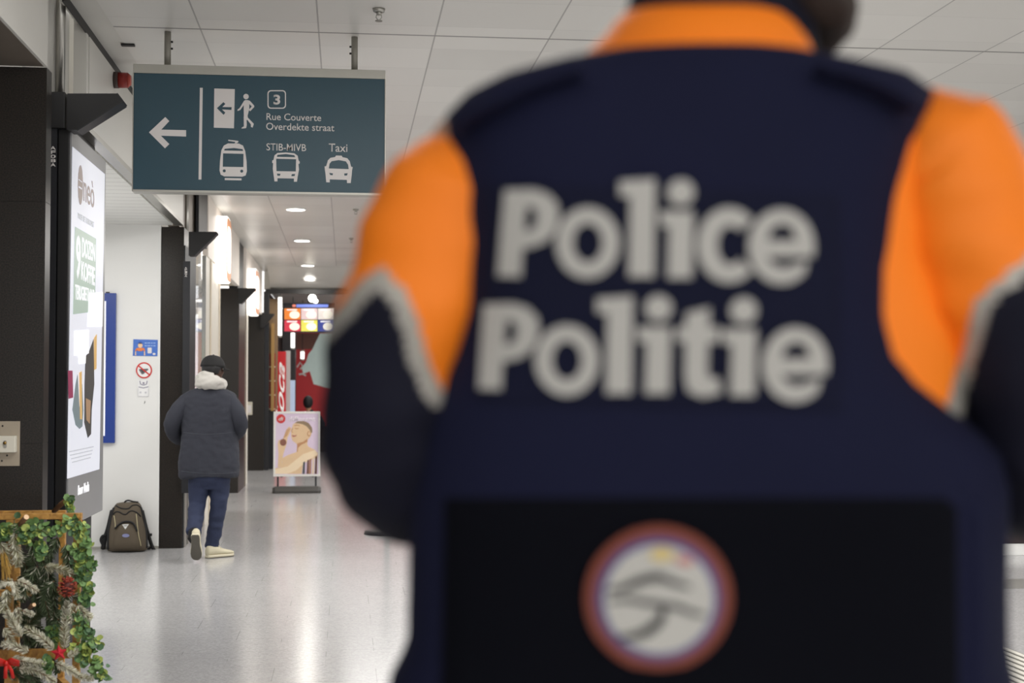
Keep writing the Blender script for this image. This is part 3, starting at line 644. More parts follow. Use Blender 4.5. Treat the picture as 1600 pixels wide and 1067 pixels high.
# ================================================================== A-FRAME POSTER STAND
YA = 19.95
a0, a1 = at(427.5, 643, y=YA), at(500.5, 744, y=YA); xL, xR, zT, zB = a0.x, a1.x, a0.z, a1.z
af = empty('poster_stand', ((xL + xR) / 2, YA, 0), 'white framed pavement poster stand with a lilac portrait poster on the corridor floor', 'poster stand')
fw = .028
bm = BM(); box(bm, xL, xR, YA, YA + .03, zT - fw, zT); box(bm, xL, xR, YA, YA + .03, zB, zB + fw); box(bm, xL, xL + fw, YA, YA + .03, zB + fw, zT - fw); box(bm, xR - fw, xR, YA, YA + .03, zB + fw, zT - fw)
new('frame', bm, mat('white_metal_frame', (232, 230, 226), .35), af, bevel=.003)
boxo('backing', (xL + fw, xR - fw, YA + .012, YA + .028, zB + fw, zT - fw), M_WHITE, af)
pxs = boxo('poster', (xL + fw, xR - fw, YA + .008, YA + .0119, zB + fw, zT - fw), mat('lilac_poster', (222, 204, 226), .45, var=.1, vscale=3), af)
QF = [Face((0, -1, 0), y=YA + .0078 - .0018 * i) for i in range(4)]
def pz(l): return [(410 + x / 6.273, 620 + y / 6.273) for x, y in l]
M_S1, M_S2, M_S3 = mat('poster_skin', (230, 198, 160), .5, var=.08, vscale=6), mat('poster_skin_deep', (196, 144, 104), .5), mat('poster_skin_pale', (246, 224, 192), .5)
QF[0].shape('portrait', [pz([(118, 755), (120, 700), (190, 690), (195, 600), (250, 570), (335, 540), (340, 470), (330, 455), (295, 430), (282, 390), (280, 340), (300, 270), (340, 240), (400, 238), (450, 260), (480, 300), (488, 340), (470, 390), (445, 420), (440, 470), (455, 490), (510, 515), (545, 550), (540, 600), (400, 640), (385, 755)])], M_S1, pxs)
QF[1].shape('hair', [pz([(318, 256), (350, 238), (405, 236), (455, 257), (486, 302), (490, 350), (476, 352), (462, 322), (436, 290), (395, 268), (350, 260)])], mat('poster_hair', (150, 128, 104), .6), pxs)
QF[1].shape('shadow_side', [pz([(340, 470), (345, 455), (400, 440), (440, 410), (442, 440), (380, 470), (350, 500), (345, 540), (338, 540)])], M_S2, pxs)
QF[2].shape('smile', [pz([(288, 374), (318, 380), (340, 370), (326, 388), (298, 392)])], mat('poster_smile', (176, 96, 92), .5), pxs)
QF[1].shape('ear', [pz(circle(456, 362, 17, 20, 27))], M_S2, pxs); QF[2].shape('ear_inner', [pz(circle(458, 360, 11, 16, 19))], M_S1, pxs)
QF[1].shape('closed_eye', [pz(stroke([(318, 306), (336, 314), (356, 308)], 3.5))], M_S2, pxs); QF[1].shape('eyebrow', [pz(stroke([(312, 284), (336, 276), (366, 282)], 3.5))], M_S2, pxs); QF[1].shape('nose_shade', [pz(stroke([(298, 306), (284, 338), (300, 348)], 3.5))], M_S2, pxs)
for fx in (0, 1, 2, 3): QF[2].shape('finger_line', [pz(stroke([(208 + fx * 9, 405 - fx * 6), (240 + fx * 11, 318 - fx * 4)], 2))], M_S2, pxs)
QF[1].shape('raised_arm', [pz([(150, 690), (158, 560), (150, 460), (158, 425), (200, 415), (235, 320), (262, 290), (285, 310), (275, 340), (245, 400), (240, 450), (205, 560), (190, 640), (195, 690)])], M_S1, pxs)
QF[2].shape('bracelet', [pz(circle(203, 446, 32, 24, 34))], mat('poster_brown', (140, 92, 76), .5), pxs)
QF[1].shape('folded_arm', [pz([(118, 755), (118, 712), (250, 680), (400, 560), (520, 520), (545, 560), (400, 660), (330, 720), (240, 755)])], M_S3, pxs)
for x0, c in ((400, (74, 76, 84)), (440, (120, 84, 74)), (462, (176, 130, 110)), (492, (230, 210, 190)), (520, (96, 66, 56))):
    QF[2].shape('striped_top', [pz([(x0, 640 - (x0 - 400) * .45), (x0 + 18, 632 - (x0 - 400) * .45), (x0 + 14, 755), (x0 - 8, 755)])], mat('poster_top_%d' % x0, c, .5), pxs)
QF[1].shape('red_roundel', [pz(circle(181, 215, 44))], mat('poster_red', (206, 52, 54), .5), pxs)
QF[2].text('roundel_lettering', 'di', [p for p in pz([(158, 196), (206, 196), (206, 234), (158, 234)])], M_LETTER, pxs, .02, .2)
QF[1].text('headline_lettering', 'different', [p for p in pz([(258, 192), (520, 192), (520, 240), (258, 240)])], mat('poster_white', (244, 236, 244), .5), pxs, .01)
for x in (xL + .05, xR - .075): boxo('leg', (x, x + .025, YA + .002, YA + .028, .09, zB - .0005), M_DARKB, af)
bm = BM(); rg = []
for x in (xL - .008, xL + .03, xR - .03, xR + .008):
    k = .8 if x in (xL - .008, xR + .008) else 1
    rg.append([Vector((x, YA + .015 + u * k, .002 + v)) for u, v in ((-.15, 0), (.15, 0), (.15, .03), (.08, .085 * k), (-.08, .085 * k), (-.15, .03))])
loft(bm, rg); new('base', bm, mat('dark_rubber_base', (64, 62, 60), .6), af)
for x in (xL + .1, xR - .12): boxo('clip', (x, x + .03, YA - .004, YA + .01, zB - .012, zB - .0005), M_DARK, af)

# ================================================================== FAR STORE
YM = 27.0
a, b = at(442, 473, y=YM), at(523.5, 520, y=YM)
ms = empty('menu_screen', ((a.x + b.x) / 2, YM, b.z), 'lit menu screen with six food tiles hanging in the far store', 'screen')
boxo('housing', (a.x, b.x, YM, YM + .06, b.z, a.z), mat('screen_black', (22, 20, 34), .3), ms, .004)
MF = Face((0, -1, 0), y=YM - .0005)
def sm(c): return mat('screen_%d_%d_%d' % c, c, .4, var=.12, vscale=14, emit=.55)
MF.shape('header', [[(463, 475.5), (513, 475.5), (513, 480), (463, 480)]], sm((120, 140, 226)), ms)
MF.shape('header_logo', [circle(459.5, 477.6, 3, 18, 2.2)], sm((226, 130, 110)), ms)
tl = [((232, 130, 50), 0, 0), ((214, 190, 190), 1, 0), ((214, 206, 200), 2, 0), ((200, 50, 70), 0, 1), ((222, 214, 90), 1, 1), ((50, 62, 140), 2, 1)]
MF2 = Face((0, -1, 0), y=YM - .0025)
for c, i, j in tl:
    x0, y0 = 444.2 + i * 26.3, 481.8 + j * 18.4
    t = MF.shape('menu_tile', [[(x0, y0), (x0 + 25.4, y0), (x0 + 25.4, y0 + 17.4), (x0, y0 + 17.4)]], sm(c), ms)
    MF2.shape('food_picture', [circle(x0 + 16, y0 + 10, 8, 20, 6)], sm((250, 240, 226)), t)
    MF2.shape('caption', [[(x0 + 4, y0 + 1.2), (x0 + 20, y0 + 1.2), (x0 + 20, y0 + 3.2), (x0 + 4, y0 + 3.2)]], sm((250, 246, 250)), t)
x = at(482, 460, y=YM + .03).x; bm = BM(); cyl(bm, Vector((x, YM + .03, a.z)), Vector((x, YM + .03, 3.22)), .012); new('hanging_rod', bm, M_DARK, ms)
c = at(488, 466, y=26.6); o = empty('pendant_lamp', c, 'bright white pendant lamp above the menu screen', 'lamp')
bm = BM(); ellipsoid(bm, c, (.075, .075, .07)); new('globe', bm, M_LAMP, o, True)
bm = BM(); ellipsoid(bm, c + Vector((.06, .02, -.05)), (.045, .045, .04)); new('globe', bm, M_LAMP, o, True)
bm = BM(); cyl(bm, c + Vector((0, 0, .068)), Vector((c.x, c.y, 3.22)), .008); new('cord', bm, M_DARK, o)
# red drinks cooler with script lettering
YC = 26.3
a, b = at(429.5, 549, y=YC), at(445.5, 700, y=YC)
ck = empty('drinks_cooler', ((a.x + b.x) / 2, YC + .3, 0), 'tall red drinks cooler with white script lettering in the far store', 'cooler')
boxo('cabinet', (a.x, b.x, YC, YC + .35, .06, a.z), mat('cooler_red', (196, 26, 34), .35, emit=.12), ck, .006)
boxo('plinth', (a.x, b.x, YC + .02, YC + .33, 0, .059), M_DARK, ck)
CF = Face((0, -1, 0), y=YC - .001)
CF.text('script_lettering', 'Coca', ((430.5, 672), (432.5, 562), (445, 570), (443, 680)), mat('cooler_white', (244, 240, 236), .5, emit=.25), ck, .012, .4)
for px, lb in ((416.0, 'left tan timber post of the red bottle rack in the far store'), (425.6, 'right tan timber post of the red bottle rack in the far store')):
    a = at(px, 545, y=25.6).x
    boxo_ = boxo('rack_post', (a - .028, a + .028, 25.72, 25.77, at(420, 642, y=25.7).z, at(420, 505, y=25.7).z), mat('tan_timber', (172, 134, 78), .5)); tag(boxo_, lb, 'post', 'rack posts')
rk = empty('bottle_rack', (at(420, 600, y=25.8).x, 25.8, at(420, 640, y=25.8).z), 'red bottle display between two tan posts in the far store', 'rack')
a, b = at(413.5, 552, y=25.79), at(430, 640, y=25.79)
boxo('back_panel', (a.x, b.x, 25.80, 25.84, b.z, a.z), mat('rack_red', (150, 34, 34), .5, var=.4, vscale=30), rk)
for i in range(4):
    z = b.z + (a.z - b.z) * i / 4; boxo('shelf', (a.x, b.x, 25.772, 25.799, z + .002, z + .02), M_CREAM, rk)
a, b = at(446, 548, y=26.7), at(453, 700, y=26.7)
o = tag(boxo('glass_door', (a.x, b.x, 26.7, 26.76, 0, a.z), mat('pale_door', (206, 210, 208), .4), None, .004), 'narrow pale door leaf right of the red drinks cooler', 'door')
a, b = at(453.5, 594, y=26.7), at(460.5, 700, y=26.7)
o = tag(boxo('blue_panel', (a.x, b.x, 26.7, 26.74, 0, a.z), mat('pale_blue_panel', (176, 200, 226), .4, emit=.2), None, .004), 'low pale blue panel beside the narrow pale door', 'panel')
# bright drape and tubes
def tubelight(px0, px1, py0, py1, y, label):
    a, b = at(px0, py0, y=y), at(px1, py1, y=y); r = (b.x - a.x) / 2; x = (a.x + b.x) / 2
    o = empty('tube_light', (x, y, b.z), label, 'tube light', 'vertical tube lights in the far store')
    bm = BM(); cyl(bm, Vector((x, y, b.z + .03)), Vector((x, y, a.z - .03)), r); new('glowing_tube', bm, M_GLOW, o, True)
    bm = BM(); cyl(bm, Vector((x, y, b.z)), Vector((x, y, b.z + .03)), r * 1.1); new('end_cap', bm, M_ALU, o); bm = BM(); cyl(bm, Vector((x, y, a.z - .03)), Vector((x, y, a.z)), r * 1.1); new('end_cap', bm, M_ALU, o)
    bm = BM(); cyl(bm, Vector((x, y, a.z)), Vector((x, y, 3.22)), .006, n=8); new('suspension_wire', bm, M_DARK, o)
tubelight(434.5, 440.5, 462, 527, 26.2, 'tall white vertical tube light left of the menu screen')
tubelight(454.5, 460.5, 515, 546, 28, 'shorter vertical tube light just below the menu screen')
tubelight(469.5, 475.5, 547, 563, 29, 'smallest vertical tube light in front of the red mural')
a, b = at(441, 500, y=28.5), at(461, 640, y=28.5)
tag(boxo('dark_cabinet', (a.x, b.x, 28.5, 29.0, 0, a.z), mat('dark_cabinet_paint', (46, 42, 44), .5), None, .01), 'dark cabinet standing below the menu screen beside the red mural', 'cabinet')
YW = 32.0
a, b = at(461.5, 520, y=YW), at(516, 622, y=YW)
mu = empty('wall_mural', ((a.x + b.x) / 2, YW, 0), 'large red wall mural with a pale abstract shape at the back of the far store', 'mural')
boxo('mural_panel', (a.x, a.x + 3.0, YW, YW + .06, 0.6, a.z), mat('mural_red', (176, 40, 44), .5, var=.15, vscale=4, emit=.12), mu)
UF = Face((0, -1, 0), y=YW - .001); UF2 = Face((0, -1, 0), y=YW - .004)
UF.shape('brick_band', [[(462, 521), (500, 521), (494, 545), (462, 546)]], mat('mural_brown', (128, 84, 72), .6, var=.5, vscale=60), mu)
UF2.shape('pale_shape', [[(500, 521), (530, 521), (530, 610), (508, 605), (490, 600), (487, 590), (484, 580), (474, 584), (471, 574), (478, 566), (482, 553), (488, 546), (493, 535)]], mat('mural_pale', (198, 214, 208), .5, emit=.15), mu)
UF2.shape('pale_swirl', [stroke([(464, 574), (469, 566), (473, 572), (469, 577)], 1.1), stroke([(467, 585), (473, 584), (478, 587)], 1.4)], mat('mural_white', (230, 226, 222), .5), mu)
# seated customer
sp = empty('person', (at(484, 700, y=27.4).x, 27.4, 0), 'seated person with dark hair and black top in the far store, above the poster stand', 'person')
c = at(481, 629, y=27.4); bx = c.x + .06
bm = BM(); ellipsoid(bm, c + Vector((0, 0, -.01)), (.078, .095, .115)); tube(bm, [c + Vector((.01, .01, -.08)), c + Vector((.03, .02, -.2))], .05, 12)
tube(bm, [Vector((bx, 27.44, .5)), Vector((bx, 27.42, .75)), Vector((bx, 27.42, c.z - .25))], [(.15, .11), (.15, .11), (.12, .09)], 16, Vector((0, 1, 0)))
for sx in (-1, 1):
    tube(bm, [Vector((bx + sx * .17, 27.42, c.z - .28)), Vector((bx + sx * .23, 27.45, .75)), Vector((bx + sx * .15, 27.7, .72))], [.045, .04, .035], 10)
    tube(bm, [Vector((bx + sx * .09, 27.44, .5)), Vector((bx + sx * .11, 27.9, .5)), Vector((bx + sx * .11, 27.92, .08)), Vector((bx + sx * .11, 28.05, .04))], [.08, .065, .045, .035], 12, Vector((1, 0, 0)))
    for f in range(5): tube(bm, [Vector((bx + sx * (.12 + .014 * f), 27.74, .72)), Vector((bx + sx * (.12 + .014 * f), 27.82, .705))], .008, 6)
remesh('body', bm, mat('light_skin', (200, 150, 120), .5), sp, .012)
bm = BM(); ellipsoid(bm, c + Vector((.005, -.012, .012)), (.095, .11, .125)); new('hair', bm, mat('black_hair', (24, 22, 24), .6), sp, True)
bm = BM(); tube(bm, [Vector((bx, 27.44, .48)), Vector((bx, 27.42, .75)), Vector((bx, 27.42, c.z - .27)), Vector((bx, 27.42, c.z - .18))], [(.17, .13), (.17, .13), (.2, .11), (.07, .07)], 16, Vector((0, 1, 0)))
for sx in (-1, 1): tube(bm, [Vector((bx + sx * .15, 27.42, c.z - .28)), Vector((bx + sx * .23, 27.45, .75)), Vector((bx + sx * .16, 27.66, .72))], [.065, .06, .05], 10)
remesh('black_top', bm, mat('black_cloth', (28, 26, 30), .8), sp, .014)
bm = BM()
for sx in (-1, 1): tube(bm, [Vector((bx + sx * .09, 27.44, .5)), Vector((bx + sx * .11, 27.9, .5)), Vector((bx + sx * .11, 27.92, .1))], [.095, .08, .06], 12, Vector((1, 0, 0)))
remesh('trousers', bm, mat('dark_cloth', (34, 34, 42), .8), sp, .014)
ch = empty('stool', (bx, 27.44, 0), 'dark stool under the seated person in the far store', 'stool')
boxo('seat', (bx - .14, bx + .14, 27.33, 27.58, .33, .365), M_DARKB, ch, .01)
bm = BM(); cyl(bm, Vector((bx, 27.45, .03)), Vector((bx, 27.45, .329)), .03); new('pedestal', bm, M_DARKB, ch, True)
bm = BM(); cyl(bm, Vector((bx, 27.45, 0)), Vector((bx, 27.45, .029)), .13); new('foot', bm, M_DARKB, ch)

# ================================================================== RIGHT SIDE KIOSK AND STAND FOOT
k0 = at(1568, 868, z=0)
kz = at(1568, 850, y=k0.y).z
kk = empty('kiosk_counter', (k0.x + 1.2, k0.y + .4, 0), 'dark maroon kiosk counter on a white plinth behind the right sleeve', 'kiosk')
boxo('plinth', (k0.x - .1, k0.x + 2.6, k0.y, k0.y + .9, 0, kz), M_WHITE, kk, .004)
boxo('front_panel', (k0.x, k0.x + 2.5, k0.y + .02, k0.y + .8, kz + .0005, 1.06), mat('dark_maroon_panel', (44, 26, 28), .4), kk, .006)
boxo('worktop', (k0.x - .1, k0.x + 2.6, k0.y - .02, k0.y + .9, 1.061, 1.10), M_DARKB, kk, .006)
f0 = at(600, 834, z=0)
fs = empty('barrier_post', (f0.x, f0.y, 0), 'dark floor foot of a post peeking out below the left sleeve', 'post')
bm = BM(); cyl(bm, Vector((f0.x, f0.y, 0)), Vector((f0.x, f0.y, .03)), .2, .19, 32); new('foot', bm, M_DARKB, fs, True)
bm = BM(); cyl(bm, Vector((f0.x + .03, f0.y, .0301)), Vector((f0.x + .03, f0.y, .98)), .03); new('pole', bm, M_DARK, fs, True)
bm = BM(); ellipsoid(bm, Vector((f0.x + .03, f0.y, 1.0)), (.035, .035, .03)); new('top_cap', bm, M_DARK, fs, True)

# ================================================================== surface projection
def bvh_of(o):
    dg = bpy.context.evaluated_depsgraph_get(); me = o.data; off = org(o)
    return BVHTree.FromPolygons([v.co + off for v in me.vertices], [list(p.vertices) for p in me.polygons])
def hit(bvh, px, py, off):
    h = bvh.ray_cast(CAM, ray(px, py).normalized())
    if h[0] is None: return None
    n = h[1]
    if n.dot(ray(px, py)) > 0: n = -n
    return h[0] + n * off
def decal(name, me, bvh, off, m, parent, cuts=1, th=.0015):
    bm = bmesh.new(); bm.from_mesh(me); bpy.data.meshes.remove(me)
    bmesh.ops.remove_doubles(bm, verts=bm.verts, dist=1e-4); bmesh.ops.triangulate(bm, faces=bm.faces)
    for _ in range(cuts): bmesh.ops.subdivide_edges(bm, edges=bm.edges, cuts=1, use_grid_fill=True)
    dead = []
    for v in bm.verts:
        p = hit(bvh, v.co.x, v.co.y, off)
        if p is None: dead.append(v)
        else: v.co = p
    bmesh.ops.delete(bm, geom=dead, context='VERTS')
    back = -FWD
    g = bmesh.ops.extrude_face_region(bm, geom=list(bm.faces))
    for e in g['geom']:
        if isinstance(e, bmesh.types.BMVert): e.co += back * th
    return new(name, bm, m, parent)
def sheet(name, bvh, quad, nu, nv, th, m, parent, wob=0.):
    """a padded fabric panel following a surface"""
    tl, tr, br, bl = [Vector(q) for q in quad]; bm = BM(); G = []
    for j in range(nv + 1):
        r = []
        for i in range(nu + 1):
            a, b = i / nu, j / nv; q = (tl * (1 - a) + tr * a) * (1 - b) + (bl * (1 - a) + br * a) * b
            edge = i in (0, nu) or j in (0, nv)
            p = hit(bvh, q.x, q.y, -.002 if edge else th)
            if p is None: p = r[-1] + Vector((.001, 0, 0)) if r else dep(q.x, q.y, 1.2)
            r.append(p)
        G.append(r)
    V = [[bm.verts.new(p) for p in r] for r in G]
    for j in range(nv):
        for i in range(nu): bm.faces.new((V[j][i], V[j][i + 1], V[j + 1][i + 1], V[j + 1][i]))
    return new(name, bm, m, parent, True)
def wrinkle(scale, amt, stretch=(1, 1, 1)):
    return lambda p: noise.noise(Vector((p.x * stretch[0], p.y * stretch[1], p.z * stretch[2])) * scale) * amt + noise.noise(p * scale * 2.3) * amt * .4

# ================================================================== BACKPACK
YB = 13.0
def bp(cx, cy, y=YB): return at(150 + cx / 10.67, 770 + cy / 10.67, y=y)
b = empty('backpack', (bp(520, 960).x, 13.02, 0), 'brown backpack with black trim leaning on the white wall', 'backpack')
M_BPK = mat('brown_canvas', (88, 78, 64), .8, var=.12, bump=.25, bscale=300); M_BLK = mat('black_webbing', (20, 20, 22), .7)
z0 = bp(0, 945).z
def bring(cy, l, r, yf, yb, e=3.2):
    a, c = bp(l, cy, (yf + yb) / 2), bp(r, cy, (yf + yb) / 2)
    return sring(Vector(((a.x + c.x) / 2, (yf + yb) / 2, max(a.z, .006))), Vector((1, 0, 0)), Vector((0, 1, 0)), (c.x - a.x) / 2, (yb - yf) / 2, 40, e)
bm = BM()
loft(bm, [bring(cy, l, r, yf, yb) for cy, l, r, yf, yb in ((965, 240, 810, 12.93, 13.10), (950, 195, 850, 12.90, 13.13), (880, 190, 855, 12.885, 13.14), (800, 198, 845, 12.885, 13.145), (640, 213, 832, 12.89, 13.15), (450, 245, 785, 12.92, 13.16), (300, 275, 765, 12.95, 13.165), (220, 310, 750, 12.975, 13.165), (175, 345, 720, 13.0, 13.16), (160, 420, 660, 13.04, 13.14))])
bb_ = new('body', bm, M_BPK, b, True); BV = bvh_of(bb_)
def bpx(l): return [(150 + x / 10.67, 770 + y / 10.67) for x, y in l]
bm = BM()
loft(bm, [bring(cy, l, r, yf, yb, 2.6) for cy, l, r, yf, yb in ((945, 300, 720, 12.875, 12.96), (900, 275, 745, 12.855, 12.96), (800, 290, 735, 12.855, 12.96), (650, 320, 700, 12.87, 12.97), (540, 370, 640, 12.89, 12.98), (490, 450, 570, 12.91, 12.99))])
pk = new('front_pocket', bm, M_BPK, b, True); PV = bvh_of(pk)
def piping(name, pts, bv, r, m, parent, off=.002):
    P = [hit(bv, *q, off) for q in [(x, y) for x, y in smooth_path(bpx(pts), 5)]]; P = [p for p in P if p is not None]
    bm = BM(); tube(bm, P, r, 8); return new(name, bm, m, parent, True)
piping('top_zip', [(290, 360), (330, 318), (390, 320), (440, 350), (500, 358), (545, 320), (600, 300), (680, 330), (740, 390)], BV, .006, M_BLK, b)
piping('top_zip', [(330, 210), (380, 240), (440, 262), (540, 262), (600, 215), (680, 205), (735, 240)], BV, .006, M_BLK, b)
piping('pocket_zip', [(325, 600), (370, 545), (440, 500), (520, 482), (600, 500), (650, 560), (680, 640)], BV, .008, M_BLK, pk, .012)
M_PIP = mat('cream_piping', (186, 176, 140), .6)
piping('reflective_piping', [(303, 385), (312, 440), (322, 520), (320, 610)], BV, .0035, M_PIP, b)
piping('reflective_piping', [(664, 362), (675, 450), (690, 600), (712, 740), (740, 880)], BV, .0035, M_PIP, b, .012)
piping('side_binding', [(300, 260), (262, 380), (240, 500), (215, 640), (205, 800), (205, 930)], BV, .012, M_BLK, b)
piping('side_binding', [(745, 250), (775, 400), (815, 560), (835, 700), (840, 900)], BV, .012, M_BLK, b)
decal('logo_patch', curve_mesh([bpx([(438, 530), (548, 526), (490, 608)])]), PV, .003, mat('silver_patch', (206, 208, 206), .5), pk, 0)
decal('oval_badge', curve_mesh([bpx(circle(498, 712, 60, 24, 30))]), PV, .004, mat('blue_grey_badge', (126, 130, 170), .5), pk, 0)
bm = BM(); tube(bm, [bp(x, y, 13.08) for x, y in smooth_path([(470, 180), (485, 145), (540, 125), (620, 145), (700, 155)], 5)], .007, 8); new('carry_handle', bm, M_BLK, b, True)
bm = BM(); tube(bm, [bp(*q, 13.13) for q in smooth_path([(270, 300), (200, 600), (150, 750), (115, 930)], 5)], (.012, .02), 8); new('shoulder_strap', bm, M_BLK, b, True)
bm = BM(); tube(bm, [bp(*q, 13.12) for q in smooth_path([(160, 720), (110, 720), (80, 780), (100, 840), (140, 900)], 5)], (.005, .012), 8); new('strap_loop', bm, M_BLK, b, True)
bm = BM(); tube(bm, [bp(*q, 13.13) for q in smooth_path([(770, 300), (830, 560), (880, 720), (920, 850), (960, 945)], 5)], (.01, .016), 8); new('shoulder_strap', bm, M_BLK, b, True)
bm = BM(); tube(bm, [bp(*q, 13.1) for q in smooth_path([(985, 950), (950, 930), (935, 880), (925, 900), (860, 945)], 5)], (.005, .01), 8); new('strap_tail', bm, M_BLK, b, True)
bm = BM(); a = bp(890, 700, 13.08); box(bm, a.x - .015, a.x + .022, 13.07, 13.1, a.z - .012, a.z + .012); new('buckle', bm, M_BLK, b, bevel=.004)

# ================================================================== PLANTER TRELLIS WITH CHRISTMAS GREENERY
pl = empty('planter_trellis', (-1.6, 6.6, 0), 'open stained timber trellis box decked with greenery at the lower left', 'planter')
YF, YK = 6.40, 6.78
a = at(127, 802, y=YF); zt1 = a.z; xr1 = a.x; zt0 = at(127, 811, y=YF).z
pw = .03
boxo('rail', (-2.25, xr1, YF, YF + .035, zt0, zt1), M_WOOD, pl, .002)
zl1, zl0 = at(60, 1015, y=YF).z, at(60, 1030, y=YF).z
boxo('rail', (-2.25, xr1 - .035, YF + .004, YF + .033, zl0, zl1), M_WOOD, pl, .002)
boxo('rail', (-2.25, xr1 - .035, YF + .004, YF + .033, .04, .085), M_WOOD, pl, .002)
for x in (xr1 - .033, -1.46, -1.85, -2.25): boxo('post', (x, x + pw, YF + .001, YF + .034, 0, zt0 - .0005), M_WOOD, pl, .002)
xb = at(101, 900, y=YK).x; zk = at(101, 797.5, y=YK).z
boxo('back_rail', (-2.25, xb, YK, YK + .03, zk - .03, zk), M_WOOD, pl, .002)
zl = at(60, 921, y=YK).z; boxo('back_rail', (-2.25, xb - .03, YK + .002, YK + .028, zl - .03, zl), M_WOOD, pl, .002)
boxo('back_rail', (-2.25, xb - .03, YK + .002, YK + .028, .04, .085), M_WOOD, pl, .002)
for x in (xb - .028, at(33, 900, y=YK).x - .036, -1.9, -2.25): boxo('back_post', (x, x + .028, YK + .001, YK + .029, 0, zk - .031), M_WOOD, pl, .002)
for z in (zt0 - .035, .09):
    bm = BM(); q = [Vector((xr1 - .03, YF + .035, z)), Vector((xr1, YF + .035, z)), Vector((xr1, YF + .035, z + .03)), Vector((xr1 - .03, YF + .035, z + .03))]
    loft(bm, [q, [p + Vector((xb - xr1, YK - YF - .036, 0)) for p in q]]); new('side_rail', bm, M_WOOD, pl)
M_N1, M_N2, M_N3 = mat('frosted_needles', (238, 236, 220), .7, var=.12), mat('olive_needles', (170, 168, 136), .7, var=.15), mat('green_needles', (92, 108, 78), .7, var=.15)
M_BARK = mat('bark', (112, 80, 54), .8, var=.2, bump=.3)
def fir(pts, y, w, tone, label):
    """needle covered sprig: stem plus flat blades all round it"""
    P = [Vector(at(px, py, y=y + dy)) for px, py, dy in smooth_path([(q[0], q[1], q[2] if len(q) > 2 else 0) for q in pts], 6)]
    o = empty('fir_sprig', P[0], label, 'fir sprig', 'fir sprigs tied to the trellis')
    bm = BM(); tube(bm, P, .0035, 6); new('stem', bm, M_BARK, o)
    L = sum((b - a).length for a, b in zip(P, P[1:])); n = int(L * 3000); bm = BM()
    for i in range(n):
        t = random.random() * (len(P) - 1); k = int(t); p = P[k].lerp(P[k + 1], t - k); d = (P[k + 1] - P[k]).normalized()
        taper = min(1, .45 + 2.2 * (1 - t / (len(P) - 1)))
        s = Vector((random.gauss(0, 1), random.gauss(0, 1), random.gauss(0, 1))); s = (s - d * s.dot(d)).normalized()
        v = (s * .8 + d * .62).normalized() * w * taper * random.uniform(.75, 1.15); sd = v.cross(Vector((random.random(), random.random(), random.random()))).normalized() * .0021
        f = bm.faces.new([bm.verts.new(q) for q in (p - sd, p + sd, p + v * .7 + sd * .9, p + v, p + v * .7 - sd * .9)]); f.material_index = 0 if random.random() < tone else 1
    bm.normal_update()
    me = bpy.data.meshes.new('needles'); bm.to_mesh(me); bm.free(); nd = link_mesh('needles', me, [M_N1, M_N2 if tone > .3 else M_N3], o); return o
def cA(l): return [(x / 8.89, 770 + y / 8.89, *r) for x, y, *r in l]
def cB(l): return [(x / 5.706, 880 + y / 5.706, *r) for x, y, *r in l]
